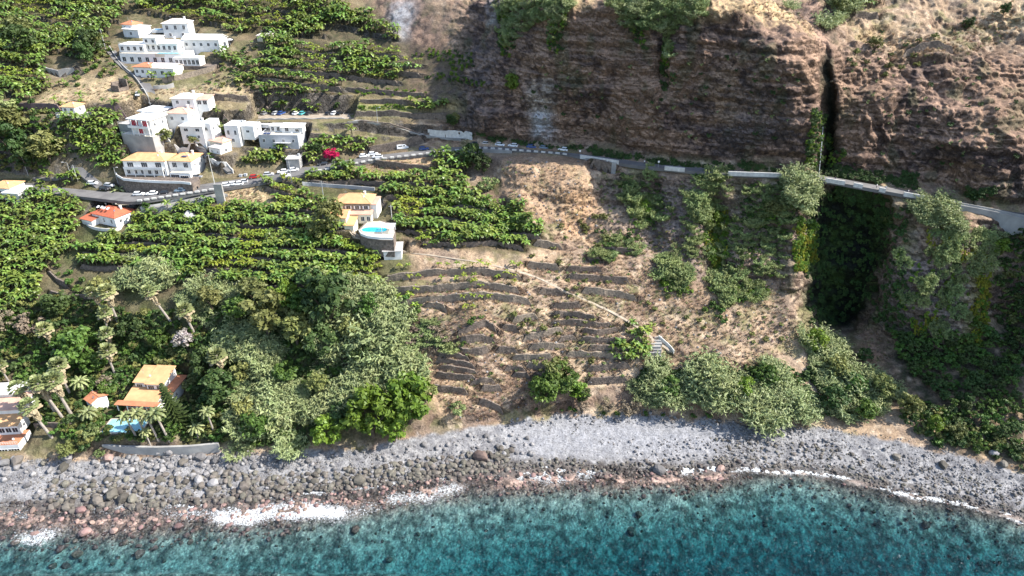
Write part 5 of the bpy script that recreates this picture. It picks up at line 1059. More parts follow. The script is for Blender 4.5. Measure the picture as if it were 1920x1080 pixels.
def clear(pts, own=None):
    """drop plant positions that would stand on roads, house pads or the path"""
    pts = np.asarray(pts, float).reshape(-1, 2); u, v = pts[:, 0], pts[:, 1]; vo_, vi_ = line_v(ROAD_O, u), line_v(ROAD_I, u)
    ok = ~((v > vi_-1) & (v < vo_+2.5)); ok &= ~((u > 640) & (u < 880) & (np.abs(v-line_v(SIDE_ROAD, u)) < 6)); ok &= ~((u > 655) & (u < 1266) & (np.abs(v-line_v(PATH, u)) < 3.5)); ok &= ~((u > 478) & (u < 660) & (v > 196) & (v < 226)); ok &= ~inpoly(u, v, [(206,778),(292,778),(292,816),(206,816)]); ok &= ~((u > 190) & (u < 415) & (v > 832) & (v < 862)); ok &= ~((u > 262) & (u < 414) & (np.abs(v-line_v([(262,400),(414,360)], u)) < 12))
    for q in ([(660,404),(742,404),(742,452),(665,452)], [(206,76),(412,76),(408,104),(350,132),(340,150),(250,150),(215,110)]): ok &= ~inpoly(u, v, q)
    P = ats(pts)
    for (Pq, s_, rz), spec in zip(HP, HOUSES):
        bl = spec[5]; c, s2 = cos(-rz), sin(-rz); lx = (P[:, 0]-Pq[0])*c-(P[:, 1]-Pq[1])*s2; ly = (P[:, 0]-Pq[0])*s2+(P[:, 1]-Pq[1])*c
        for b_ in bl: ok &= ~((np.abs(lx-b_[0]*s_) < b_[3]*s_/2+.9) & (ly > b_[1]-1.3) & (ly < b_[1]+b_[4]+1))
    return pts[ok], P[ok]
# bananas ------------------------------------------------------
BM = [banana_mesh(k, 'banana_leaf', 1.0+.12*(k % 3)) for k in range(6)]; BY = [banana_mesh(20+k, 'banana_yellow', .95, n=8) for k in range(3)]
ban = []; bany = []
r_ = np.random.RandomState(4)
for (run, tone, sp, dbl) in BAN_ROWS:
    run = np.array(run); L = run[-1, 0]-run[0, 0]; st_ = 8.2
    for rowi, dv in enumerate({1: (-4,), 2: (-3.0, -8.5), 3: (-2., -7.5, -13.)}[dbl]):
        uu_ = np.arange(run[0, 0], run[-1, 0], st_ if not tone else 15)+r_.uniform(-2.5, 2.5); uu_ = uu_+r_.uniform(-2.6, 2.6, len(uu_)); vv_ = np.interp(uu_, run[:, 0], run[:, 1])+dv+r_.uniform(-2, 2, len(uu_))
        keep_ = r_.rand(len(uu_)) < (.93-.45*tone)
        for a, b_ in zip(uu_[keep_], vv_[keep_]): (bany if (tone or vn(a/60., b_/25., 5.) > .38) else ban).append((a, b_))
for poly, sp in ((B1, 10.5), ([(100,205),(160,200),(215,215),(240,270),(235,320),(190,330),(150,290),(120,250)], 11), ([(600,262),(680,262),(700,278),(640,290),(560,290),(560,268)], 10.5), ([(450,292),(540,290),(536,308),(455,314)], 10),
                 ([(268,150),(328,146),(330,160),(272,160)], 9), ([(352,92),(430,96),(446,118),(420,130),(372,104)], 10), ([(500,62),(552,62),(556,108),(505,112)], 11), ([(412,56),(500,58),(480,70),(410,70)], 10), ([(440,120),(480,118),(482,170),(440,165)], 13),
                 ([(170,352),(240,375),(238,395),(215,372),(160,350)], 10), ([(355,378),(405,375),(405,398),(365,400)], 10), ([(758,198),(845,202),(846,214),(762,212)], 9), ([(1600,-10),(1665,-10),(1665,18),(1605,18)], 10), ([(650,125),(742,128),(738,148),(700,150),(650,132)], 10),
                 ([(0,186),(120,150),(80,190),(60,195),(0,195)], 11), ([(1145,650),(1215,650),(1215,682),(1150,680)], 11), ([(1185,612),(1222,612),(1222,645),(1190,642)], 10), ([(560,215+38),(700,262),(560,250)], 9)):
    ban += [tuple(p) for p in sample(poly, sp, .4, .8)]
ban, Pb = clear(ban); bany, Py = clear(bany)
print('bananas', len(ban), len(bany))
d_ = proj(Pb)[2]; inn = in_frame(Pb, 4); order = np.argsort(np.where(inn, d_, 1e9)); sel = order[:225]; rest = order[225:]
for i in sel:
    ds, _ = near_desc(ban[i][0], ban[i][1]); o = link('banana_plant', BM[i % 6], loc=tuple(Pb[i]), rz=r_.uniform(0, 6.2), label='broad leaved green banana plant among its neighbours '+ds, cat='banana plant', group='banana plants '+ds); s1 = r_.uniform(.75, 1.2); o.scale = (s1, s1, s1)
scatter('banana_plantation', BM, Pb[rest], zrot(len(rest), 2), r_.uniform(.75, 1.2, len(rest))*np.clip(proj(Pb[rest])[2]/265, 1, 1.4), 'dense green banana plants covering the upper terraces and slopes', 'banana plantation')
dy = proj(Py)[2]; oy = np.argsort(dy); 
for i in oy[:70]:
    ds, _ = near_desc(bany[i][0], bany[i][1]); o = link('yellow_banana_plant', BY[i % 3], loc=tuple(Py[i]), rz=r_.uniform(0, 6.2), label='yellowing banana plant with thinner crown '+ds, cat='banana plant', group='yellowing banana plants '+ds); s1 = r_.uniform(.7, 1.05); o.scale = (s1, s1, s1)
scatter('yellowing_banana_rows', BY, Py[oy[70:]], zrot(max(len(oy)-70, 0), 5), r_.uniform(.7, 1.05, max(len(oy)-70, 0)), 'yellow green banana plants mixed into the terrace rows', 'banana plantation')
# giant cane ---------------------------------------------------
UG0 = [crown_mesh('brush', 180, 1.3, .7, 10, 22, .26, 'dry_shrub'), crown_mesh('brush', 181, 1.3, .7, 10, 22, .26, 'leaf_grey'), crown_mesh('brush', 182, 1.3, .7, 10, 22, .26, 'leaf_olive')]
CM = [cane_mesh(40+k, 4.0+.5*(k % 2)) for k in range(5)]; CG = [cane_mesh(60+k, 3.0, mats='leaf_grey', n=60, bend=.7) for k in range(3)]
def thicket(polys, sp, meshes, label, name='cane_thicket', cat='cane thicket', s0=.8, s1=1.2, tilt=.25, seed=1):
    pts = np.concatenate([sample(p, sp, .5, .75, seed) for p in polys]); pts, P = clear(pts); r = np.random.RandomState(seed); big = cat == 'cane thicket'
    q = fbm(P[:, 0]/7., P[:, 1]/7., 2., 2); s_ = r.uniform(s0, s1, len(P))*(1+(1.5*q if big else 0))
    kp = s_ > (.62 if big else 0); P = P[kp]; s_ = s_[kp]; rot = zrot(len(P), seed, tilt)
    if big: rot[:, 2] *= .3; rot[:, 0] += .35                       # stems lean down the slope
    scatter(name, meshes, P, rot, s_, label, cat, seed)
thicket([[(335,560),(400,545),(480,540),(545,575),(540,640),(480,620),(440,640),(420,640),(370,600)], [(620,560),(700,545),(740,580),(760,660),(800,700),(760,720),(700,740),(650,760),(560,800),(540,850),(440,855),(470,760),(430,700),(420,650),(520,650),(560,700),(620,690),(600,620)]], 10, CM, 'silvery green giant cane covering the slope above the beach', seed=2)
thicket([[(210,490),(270,485),(330,520),(300,540),(230,530)]], 10, CM, 'pale cane patch between the palms and the banana field', seed=3)
thicket([[(1130,330),(1500,345),(1500,430),(1440,540),(1300,500),(1200,470),(1110,420)]], 14, UG0, 'grey dry brush and small green tufts on the steep slope under the road', 'slope_brush', 'brush', .35, .8, .5, seed=14)
thicket([[(1185,700),(1240,690),(1275,700),(1290,750),(1230,765),(1185,740)], [(1295,705),(1335,710),(1355,760),(1310,772)]], 10, CM, 'pale cane stand behind the beach below the concrete steps', seed=4)
thicket([[(1390,700),(1430,680),(1470,700),(1480,760),(1440,790),(1395,775)], [(1480,720),(1520,740),(1540,775),(1495,790)]], 10, CM, 'silvery cane stand behind the right part of the beach', seed=5)
thicket([[(1500,630),(1560,640),(1570,690),(1530,700)], [(1590,690),(1640,695),(1690,740),(1640,780),(1600,760)], [(1530,720),(1570,715),(1600,790),(1560,785)]], 10.5, CM, 'cane thicket on the slope below the waterfall recess', seed=6)
thicket([[(1700,385),(1760,378),(1850,400),(1868,450),(1840,470),(1790,440),(1720,415)], [(1462,330),(1500,335),(1520,360),(1500,400),(1470,370)]], 9, CM, 'pale reeds hanging over the outer edge of the coast road', s0=.6, s1=.95, seed=7)
thicket([[(1460,-5),(1590,0),(1590,40),(1560,50),(1540,30),(1500,20)]], 10, CM, 'reeds crowding the cliff top beside the cleft', seed=8)
thicket([[(755,600),(800,600),(860,640),(850,670),(800,660),(760,640)]], 12, [cane_mesh(81, 1.6, 50, mats='dry_shrub'), cane_mesh(82, 1.6, 50, mats='leaf_grey')], 'dry grey brush at the right edge of the big cane thicket', 'dry_brush', 'brush', seed=9)
thicket([[(1215,455),(1260,460),(1300,500),(1300,530),(1260,520)], [(1310,520),(1400,520),(1440,560),(1400,580),(1320,560)], [(1170,320),(1225,325),(1230,360),(1185,370)], [(1175,375),(1225,375),(1230,410),(1190,410)], [(1285,320),(1360,325),(1362,372),(1330,372),(1320,350),(1285,355)], [(1275,370),(1350,380),(1360,430),(1330,440),(1300,400)]], 9, CG, 'grey green cane spilling down the ravines under the road', 'ravine_cane', 'cane thicket', .6, .95, .4, seed=10)
thicket([[(930,0),(1085,-5),(1060,30),(1040,80),(1020,40),(975,60),(960,100),(935,60)], [(1145,0),(1320,0),(1300,40),(1262,60),(1258,110),(1240,120),(1235,60),(1180,60),(1155,40)], [(1300,0),(1330,0),(1320,40),(1300,30)]], 9.5, CG+CM[:1], 'grey green growth hanging over the cliff top', 'cliff_top_growth', 'hanging plants', .6, .95, .5, seed=11)
thicket([[(840,380),(920,385),(1000,420),(1000,440),(940,430),(890,410)]], 10, [crown_mesh('pale_scrub', 90, 1.7, 1.0, 14, 26, .3, 'leaf_grey'), crown_mesh('pale_scrub', 91, 1.5, 1.0, 12, 26, .3, 'leaf_bright')], 'pale green scrub covering the edge of the banana field', 'scrub', 'scrub', seed=12)
# moss and creeper mats on rock --------------------------------
MO = [crown_mesh('creeper', 100+k, 1.2, .55, 12, 26, .26, 'moss', flat=.8) for k in range(3)]; MG = [crown_mesh('creeper', 110+k, 1.2, .55, 12, 24, .26, 'leaf_dark', flat=.8) for k in range(2)]; FY = [crown_mesh('fern', 120+k, 1.1, .6, 10, 24, .28, 'fern_yellow', flat=.8) for k in range(2)]
BG = [crown_mesh('creeper', 130+k, 1.2, .6, 12, 24, .28, 'leaf_bright', flat=.8) for k in range(2)]
def wallmat(polys, sp, meshes, label, cat, name='creeper', s0=.6, s1=1.1, seed=1, prob=1):
    pts = np.concatenate([sample(p, sp, .5, .9, seed) for p in polys]); r = np.random.RandomState(seed); pts = pts[r.rand(len(pts)) < prob]; P = ats(pts); P[:, 1] -= .15; n_ = len(P); rot = np.stack([np.full(n_, 1.0)+r.uniform(-.3, .3, n_), r.uniform(-.3, .3, n_), r.uniform(-.5, .5, n_)], -1); scatter(name, meshes, P, rot, r.uniform(s0, s1, n_), label, cat, seed)
wallmat([[(1520,345),(1650,372),(1668,430),(1640,520),(1640,560),(1580,610),(1520,612),(1510,560),(1512,420)]], 8, MO, 'dark moss and fern curtain lining the waterfall recess', 'moss', 'moss_curtain', seed=20, prob=.45)
wallmat([[(935,20),(960,20),(975,90),(940,110),(930,70)], [(1030,30),(1062,20),(1060,80),(1040,110),(1025,90)], [(1235,90),(1262,60),(1258,170),(1240,178)], [(1180,30),(1220,40),(1210,90),(1185,80)]], 8, MG+BG[:1], 'dark green creeper streaks hanging down the cliff', 'creeper', 'cliff_creeper', seed=21)
wallmat([[(1095,272),(1200,288),(1210,300),(1100,292)], [(1210,296),(1500,316),(1500,326),(1210,308)], [(1520,310),(1560,312),(1720,335),(1720,352),(1560,334),(1520,328)], [(880,248),(960,262),(1090,275),(1090,282),(960,268),(880,256)], [(1810,350),(1870,352),(1870,372),(1812,370)], [(1690,320),(1725,322),(1722,345),(1690,340)]], 6.5, MG, 'dark green shrubs lining the foot of the cliff behind the road', 'hedge growth', 'cliff_foot_growth', seed=22)
wallmat([[(1522,205),(1546,205),(1543,300),(1522,320),(1512,300)], [(1548,250),(1566,260),(1575,320),(1552,325)]], 6.5, MG+BG[:1], 'dark green ferns on both sides of the cleft above the road', 'ferns', 'cleft_ferns', seed=23)
wallmat([[(1836,455),(1856,470),(1850,600),(1830,660),(1820,600),(1830,520)], [(1480,480),(1528,420),(1530,440),(1512,515),(1495,512)], [(1330,440),(1362,400),(1362,440),(1350,500),(1332,505)], [(1700,610),(1760,590),(1760,610),(1720,630)]], 7.5, FY+BG[:1], 'yellow green ferns trailing down the ridges', 'ferns', 'trailing_ferns', seed=24)
wallmat([[(765,98),(830,88),(885,105),(888,135),(850,130),(800,108)], [(795,140),(860,140),(915,155),(912,165),(850,160),(790,150)]], 7.5, [MG[0], BG[0]], 'deep green creeping plants on the talus under the cliff', 'ground cover', 'talus_creeper', .5, .8, seed=25)
wallmat([[(1660,380),(1700,385),(1700,440),(1690,480),(1660,470),(1645,430)], [(1650,480),(1690,480),(1700,600),(1660,640),(1640,600)]], 9, MG+MO[:1], 'dark bushes on the right rim of the waterfall recess', 'bushes', 'rim_bushes', .8, 1.3, seed=26, prob=.7)
wallmat([[(1545,110),(1660,60),(1780,100),(1900,200),(1910,360),(1600,300)], [(960,120),(1500,100),(1500,260),(1080,260),(960,230)]], 22, [crown_mesh('ledge_plant', 140, .9, .5, 8, 20, .24, 'leaf_grey', flat=.8), crown_mesh('ledge_plant', 141, .9, .5, 8, 20, .24, 'dry_shrub', flat=.8), MG[0]], 'small grey and dry plants dotted over the cliff face', 'ledge plants', 'ledge_plants', .4, .9, seed=27, prob=.6)
# dry grass and low scrub --------------------------------------
TG = [tuft_mesh(k, 'dry_leaf', 34, .8, .75) for k in range(3)]+[tuft_mesh(9, 'leaf_grey', 26, .7, .6)]
pts = np.concatenate([sample([(760,540),(1040,490),(1100,440),(1300,440),(1480,560),(1490,660),(1350,700),(1180,690),(1090,720),(940,780),(850,790),(780,690)], 6.5, .5, .8, 3), sample([(940,300),(1100,320),(1130,440),(1040,460),(960,380)], 9, .5, .8, 4), sample([(1270,20),(1400,10),(1450,-5),(1530,50),(1500,45),(1400,28)], 6, .5, .8, 5), sample([(1600,60),(1780,60),(1900,0),(1930,60),(1830,100),(1660,115)], 7, .5, .8, 6), sample([(430,345),(480,350),(500,392),(430,396)], 5, .5, .8, 7), sample([(700,290),(830,285),(810,335),(600,312)], 6, .5, .8, 8), sample([(290,162),(480,166),(480,180),(290,180)], 6, .5, .8, 9), sample([(70,160),(270,150),(275,190),(70,192)], 7, .5, .8, 10), sample([(1600,610),(1700,650),(1640,690)], 7, .5, .8, 11)])
pts, P = clear(pts); r = np.random.RandomState(8); P, pts = P[r.rand(len(P)) < .8], pts; scatter('dry_grass', TG, P, zrot(len(P), 7, .3), r.uniform(.5, 1.2, len(P)), 'straw coloured dry grass tufts over the bare terraces and slopes', 'dry grass', 8)
UG = [crown_mesh('undergrowth', 150+k, 1.5, .8, 12, 24, .32, ['leaf_dark', 'leaf_broad', 'leaf_olive'][k]) for k in range(3)]
thicket([[(-40,600),(60,560),(200,560),(330,600),(420,640),(440,850),(420,835),(200,832),(150,845),(60,780),(60,740),(-40,700)]], 13, UG, 'mixed dark undergrowth filling the garden between palms and villas', 'undergrowth', 'undergrowth', .8, 1.6, seed=31)
thicket([[(-40,200),(0,195),(90,205),(110,240),(130,300),(60,330),(-40,330)], [(130,60),(200,60),(196,120),(150,118)]], 13, UG, 'dark scrub of the wooded left edge', 'undergrowth', 'undergrowth', .8, 1.5, seed=32)
thicket([[(1700,740),(1800,780),(1930,840),(1930,880),(1850,850),(1740,830),(1690,790)], [(1860,440),(1930,440),(1930,660),(1870,640)]], 12, UG+[MG[0]], 'dark tangled bushes in the shaded right corner', 'undergrowth', 'undergrowth', .8, 1.4, seed=33)
thicket([[(1110,430),(1200,440),(1200,480),(1140,470)], [(1380,380),(1460,375),(1480,420),(1420,440),(1385,420)], [(1500,330),(1480,470),(1440,440)]], 10, UG[:2]+CG[:1], 'mixed green scrub on the slope under the road', 'scrub', 'scrub', .5, 1.0, seed=34)
thicket([[(840,165),(1000,560),(1010,590),(960,620),(880,600)][1:], [(990,470),(1180,500),(1180,560),(1040,560)], [(1200,560),(1470,560),(1480,640),(1280,660)], [(1000,600),(1190,600),(1180,720),(1000,720)]], 19, [UG[2], crown_mesh('low_scrub', 160, .9, .5, 8, 18, .26, 'leaf_grey'), crown_mesh('low_scrub', 161, .9, .5, 8, 18, .26, 'dry_shrub')], 'low scattered grey green scrub on the dry terraces', 'scrub', 'scrub', .5, 1.0, seed=35)
# individual trees ---------------------------------------------
TR = {}
def tree_set(key, R, H, nl, leaves, ls, mt, trunk, **kw):
    TR[key] = []
    for k in range(2):
        cr_ = crown_mesh('crown', 200+k+len(TR)*5, R, H, nl, leaves, ls, mt, **kw); t = MB(); t.tube((0,0,-.8),(.1,0,trunk),R*.11,R*.07,7,False)
        for q in range(5): a = q*1.3+k; t.tube((.1,0,trunk*.8),(R*.55*cos(a),R*.55*sin(a),trunk+H*.8),R*.05,R*.02,5,False)
        TR[key].append((cr_, t.mesh('trunk'), trunk))
tree_set('broad', 3.2, 2.4, 46, 46, .34, 'leaf_broad', 1.4); tree_set('bright', 3.2, 2.8, 46, 46, .34, 'leaf_bright', 1.0); tree_set('dark', 3.0, 2.8, 44, 44, .34, 'leaf_dark', 1.4); tree_set('olive', 3.0, 2.4, 40, 44, .32, 'leaf_olive', 1.2)
tree_set('grey', 2.2, 1.5, 30, 34, .28, 'leaf_grey', .6); tree_set('magenta', 2.9, 2.0, 40, 44, .28, 'flower_magenta', 1.4); tree_set('pale', 2.4, 1.8, 34, 36, .28, 'flower_pale', 1.6); tree_set('dry', 2.0, 1.6, 26, 22, .22, 'dry_shrub', .7); tree_set('shrub', 1.5, .95, 18, 26, .26, 'leaf_broad', .2); tree_set('oshrub', 1.5, .9, 18, 26, .26, 'leaf_olive', .2); tree_set('orch', 1.8, 1.2, 22, 30, .26, 'leaf_broad', .6)
def r_cane(u, v): return inpoly(u, v, [(335,560),(480,540),(700,545),(760,700),(760,740),(640,800),(540,850),(440,855),(400,620)])
def tree(key, u, v, rpx, label, cat='tree', name=None, group=None, lift=0):
    cr_, tm, tr_ = TR[key][int(u+v) % 2]; P = np.array(at(u, v)); P[2] += 2.4 if 'cane' in label and r_cane(u, v) else 0; s_ = proj(P)[2]/F*rpx*(1.25 if 'cane' in label else 1)/{'broad': 3.2, 'bright': 3.2, 'dark': 3.0, 'olive': 3.0, 'grey': 2.2, 'magenta': 2.9, 'pale': 2.4, 'dry': 2.0, 'shrub': 1.5, 'oshrub': 1.5, 'orch': 1.8}[key]
    o = link(name or cat.replace(' ', '_'), None, loc=tuple(P), rz=rnd.uniform(0, 6.2), label=label, cat=cat, group=group); o.scale = (s_, s_, s_*rnd.uniform(.85, 1.1))
    link('trunk', tm, 'bark', o); link('crown', cr_, parent=o, loc=(0, 0, tr_*.8)); return o
for (k_, u_, v_, r2, lb) in [
 ('broad',150,665,38,'big round deep green tree left of the seaside villa path'),('broad',128,645,24,'smaller green tree fused to the left of the big round tree'),('broad',180,690,24,'lower right lobe tree below the big round green tree'),
 ('dark',625,605,40,'tall dark green tree inside the upper cane slope'),('dark',590,570,24,'dark green tree above the tall dark tree in the cane'),('olive',505,620,34,'yellowish green tree in the middle of the cane slope'),('olive',560,640,28,'yellowish tree right of a similar one, amid the cane'),('dark',610,670,26,'dark tree below the tall dark one in the cane'),('bright',540,580,22,'bright green tree at the top of the cane slope'),
 ('bright',770,770,46,'largest bright green tree next to the beach left end'),('bright',700,800,38,'bright green tree between the largest one and the cane'),('olive',790,740,30,'olive topped bright tree behind the largest beach tree'),('bright',740,815,28,'low bright green tree closest to the pebble beach'),('bright',620,825,24,'bright green tree in a gap of the cane by the boulders'),('broad',490,800,34,'dark green tree right of the long sea wall'),('olive',465,780,26,'olive green tree behind the right end of the sea wall'),('dark',650,795,24,'dark tree between cane and bright trees at the shore'),
 ('dark',30,285,34,'dark broad tree on the wooded left edge, lower one'),('olive',25,245,36,'olive green tree on the wooded left edge, upper one'),('olive',95,290,34,'rounded olive tree above the left junction'),('dark',60,310,26,'dark tree above the street lamp on the left'),('grey',15,205,20,'grey green bush tree at the far upper left edge'),('dark',45,90,26,'dark tree in the upper left banana slope'),('olive',40,60,22,'brownish tree in the upper left banana slope'),('dark',172,95,26,'dark tree left of the hotel lane'),('olive',180,85,20,'olive tree in front of the dark tree by the hotel lane'),('dark',165,115,18,'small dark tree under the olive tree by the hotel lane'),
 ('magenta',622,296,15,'vivid magenta flowering tree beside the road'),('pale',352,645,22,'pale pink flowering tree among the garden trees'),('olive',620,425,28,'grey olive tree left of the villa pool'),('olive',596,440,20,'smaller olive tree further left of the villa pool'),('dark',885,300,20,'dark shrub tree under the road bend'),('dark',905,320,18,'second dark shrub tree lower under the road bend'),('grey',915,350,18,'grey green bush at the right edge of the upper banana field'),
 ('broad',1050,720,34,'green bushy tree between dry terraces and beach'),('bright',1075,735,24,'brighter bush right of the bushy tree by the beach'),('olive',1035,700,22,'olive bush above the bushy tree by the beach'),('broad',1020,745,24,'green bush nearest the beach left of the cane'),('dark',1090,745,18,'dark bush beside the beach under the curved terraces'),
 ('olive',1452,400,22,'yellow olive bush under the road left of the recess'),('bright',1335,420,16,'bright green bush at the top of the right ravine'),('bright',1205,395,16,'bright green bush in the left ravine'),('bright',1525,650,22,'olive green rounded bush at the foot of the recess'),('dark',1618,672,14,'small dark round bush on the orange soil'),('bright',1390,740,18,'bright bush between two cane stands'),('bright',1370,755,14,'low bright bush behind the beach between cane stands'),
 ('olive',1668,415,16,'yellow green bush on the right rim under the road'),('dark',1825,375,14,'dark bush on the inner road side at the right'),('olive',480,548+20,22,'olive bush at the top of the cane'),('grey',590,525,26,'dark grey green bush in the banana field'),('olive',190,545,20,'olive tree above the tall palms'),('dark',110,580,26,'dark tree above the big round tree'),('dark',255,630,24,'dark tree right of the big round tree'),('broad',300,640,20,'green tree above the villa lawn'),('dark',395,700,28,'dark tree right of the conifer'),('dark',420,740,28,'dark leafy tree between conifer and cane'),('broad',205,730,18,'green tree just left of the seaside villa'),
 ('dry',200,722,15,'leafless reddish brown shrub left of the seaside villa'),('dry',60,620,26,'dry brown shrub patch on the left slope'),('dry',15,610,22,'dry brown shrub at the left edge'),('grey',175,815,12,'clipped blue green round bush in the seaside garden'),('olive',130,850,18,'bush growing out of the dark garden wall'),('grey',188,852,10,'small bush left of the long sea wall'),('broad',330,800,18,'green bush right of the pale blue pool'),('dark',380,790,20,'dark bush right of the conifer foot'),
 ('dry',1140,765,14,'dry thorny shrub at the back of the beach'),('dry',1180,772,20,'larger dry thorny mound at the back of the beach'),('dry',1090,768,14,'dry shrub below the green bushes by the beach'),('grey',860,768,16,'grey bush beside the largest bright tree'),('bright',1750,800,16,'yellow green bush above the small sea cliff'),('olive',1790,815,16,'yellow bush on the small sea cliff edge'),('olive',1700,770,18,'olive bush right of the cane thicket'),('bright',1870,470,18,'bright green bush below the right end wall'),
 ('olive',1640,90,12,'dark olive shrub above the right cliff'),('dark',1812,50,12,'dark round shrub on the sunlit right cliff top'),('dark',1880,25,10,'dark shrub at the very top right'),('olive',1570,20,16,'pale olive bush on the cliff top by the cleft'),('bright',960,165,16,'light green spiky bush at the left cliff foot'),('dark',848,232,13,'dark bush at the end of the side road'),('olive',855,225,8,'small olive bush behind the side road end'),
 ('olive',310,262,14,'bush between the curtained house and the blocky white house'),('grey',238,284,14,'flowering grey bush left of the hillside houses'),('grey',402,232,18,'leafy tree between the blocky house and the cube house'),('olive',365,272,10,'green hedge bush under the blocky white house'),('dark',595,285,13,'dark tree left of the magenta tree'),('dry',600,283,9,'orange brown tree touching the magenta tree'),('olive',178,404,10,'round yellow green tree in the red roofed bungalow garden'),('broad',275,383,8,'small tree by the white diagonal wall')]:
    tree(k_, u_, v_+r2*.45, r2, lb, 'bush' if ('bush' in lb or 'shrub' in lb or 'mound' in lb) else 'tree', 'bush' if ('bush' in lb or 'shrub' in lb or 'mound' in lb) else 'broadleaf_tree')
# shaded orchard rows
oc = 0
for k_ in range(-7, 7):
    for q in range(16):
        u_ = 1668+q*17+k_*6+rnd.uniform(-4, 4); v_ = 640+k_*25+(q*13.5)-q*q*.12+rnd.uniform(-5, 5)-30
        if inpoly(u_, v_, [(1650,620),(1760,630),(1840,610),(1900,640),(1925,700),(1925,820),(1860,830),(1700,700)]) and rnd.random() < .95:
            tree('orch' if rnd.random() < .7 else 'dark', u_, v_, rnd.uniform(9, 14), 'low dark green fruit tree in the %s rows of the shaded orchard' % ('upper right' if k_ < -3 else 'upper' if k_ < 0 else 'middle diagonal' if k_ < 3 else 'lowest'), 'fruit tree', 'fruit_tree', 'fruit trees in the shaded orchard'); oc += 1
# slope shrubs
for (key, poly, n_, ra, rb, lb) in [('shrub', [(1220,560),(1340,520),(1450,580),(1440,620),(1300,640)], 12, 5, 10, 'low green shrub on the dry slope right of the stone path'), ('oshrub', [(960,590),(1060,560),(1080,640),(980,640)], 9, 4, 8, 'small olive shrub between the curved dry terraces'),
        ('shrub', [(840,590),(950,600),(960,700),(860,720)], 9, 4, 7, 'small green shrub by the broken dark terrace walls'), ('oshrub', [(1040,410),(1160,400),(1180,470),(1060,480)], 11, 5, 9, 'olive shrub on the orange slope below the bluff'), ('oshrub', [(1600,60),(1780,70),(1700,150),(1600,180)], 12, 5, 9, 'dusty shrub on the broken ground above the right cliff'),
        ('shrub', [(130,120),(250,140),(200,180),(110,180)], 7, 5, 8, 'green shrub on the dry plots by the stone ruin'), ('shrub', [(100,500),(180,510),(170,550),(110,545)], 8, 5, 9, 'green shrub on the reddish plots left of the field'), ('shrub', [(720,560),(790,560),(780,620),(730,610)], 7, 6, 9, 'shrub between cane and dry terraces'), ('oshrub', [(220,806),(400,812),(400,828),(220,828)], 12, 5, 8, 'low shrub behind the long sea wall'), ('shrub', [(1000,760),(1350,782),(1350,788),(1000,772)], 14, 4, 7, 'low shrub along the back edge of the beach')]:
    c_ = 0; ua, ub, va, vb_ = min(p[0] for p in poly), max(p[0] for p in poly), min(p[1] for p in poly), max(p[1] for p in poly)
    while c_ < n_:
        u_, v_ = rnd.uniform(ua, ub), rnd.uniform(va, vb_)
        if inpoly(u_, v_, poly): tree(key, u_, v_, rnd.uniform(ra, rb), lb, 'shrub', 'shrub', 'shrubs: '+lb.split(' ', 2)[2]); c_ += 1
# palms ---------------------------------------------------------
PF = [palm_fan(k, t_) for k, t_ in enumerate((8.5, 10.5, 7.0))]
for q in PF:
    q[0].materials.append(MATS['bark_pale']); q[1].materials.append(MATS['palm_leaf']); q[1].materials.append(MATS['palm_dry']); q[2].materials.append(MATS['palm_dry'])
PE = [palm_feather(k+5, t_, L_3) for k, (t_, L_3) in enumerate(((3.5, 2.6), (6.5, 2.2)))]
for q in PE: q[0].materials.append(MATS['bark_pale']); q[1].materials.append(MATS['palm_leaf'])
def palm(u, v, kind, i, s, label, lean=0, leany=0):
    tr_, cr_, sk_ = (PF if kind == 'fan' else PE)[i]; P = at(u, v); o = link('fan_palm' if kind == 'fan' else 'feather_palm', None, loc=tuple(P), label=label, cat='palm'); o.rotation_euler = (leany, lean, 0); s *= 1.12; o.scale = (s, s, s)
    link('trunk', tr_, parent=o); link('crown', cr_, parent=o)
    if sk_: link('dead_leaf_skirt', sk_, parent=o)
for (u_, v_, i_, s_, ln, lb) in [(97,820,0,1.35,-.30,'stout fan palm leaning left beside the beachfront house'),(84,790,1,1.2,-.28,'tall fan palm behind the stout leaning one'),(121,788,1,1.3,-.22,'leftmost palm of the tight group of four'),(134,778,0,1.45,-.18,'largest headed palm of the tight group of four'),(133,742,0,1.3,-.1,'highest standing palm of the tight group of four'),(106,778,2,1.3,-.2,'shortest palm of the tight group of four'),
        (222,606,0,1.35,-.1,'fan palm with thick grey skirt above the villa, left of a pair'),(206,600,1,1.0,-.25,'slimmer fan palm left of the thick skirted one'),(324,608,1,1.2,-.35,'leaning fan palm with long pale trunk at the cane edge'),(366,628,2,1.3,-.25,'shorter palm right of the leaning one at the cane edge'),(424,716,2,1.35,-.2,'lone fan palm against the big cane thicket'),(204,625,2,1.1,0,'small fan palm above the big round green tree'),(212,664,2,1.1,-.1,'fan palm right of the big round green tree'),(215,700,2,1.2,-.1,'drooping palm above the seaside villa roof'),(104,660,2,1.2,-.2,'pale fan palm left of the big round green tree'),(26,730,2,.9,-.2,'thin palm at the left edge above the beachfront house')]:
    palm(u_, v_, 'fan', i_, s_, lb, ln)
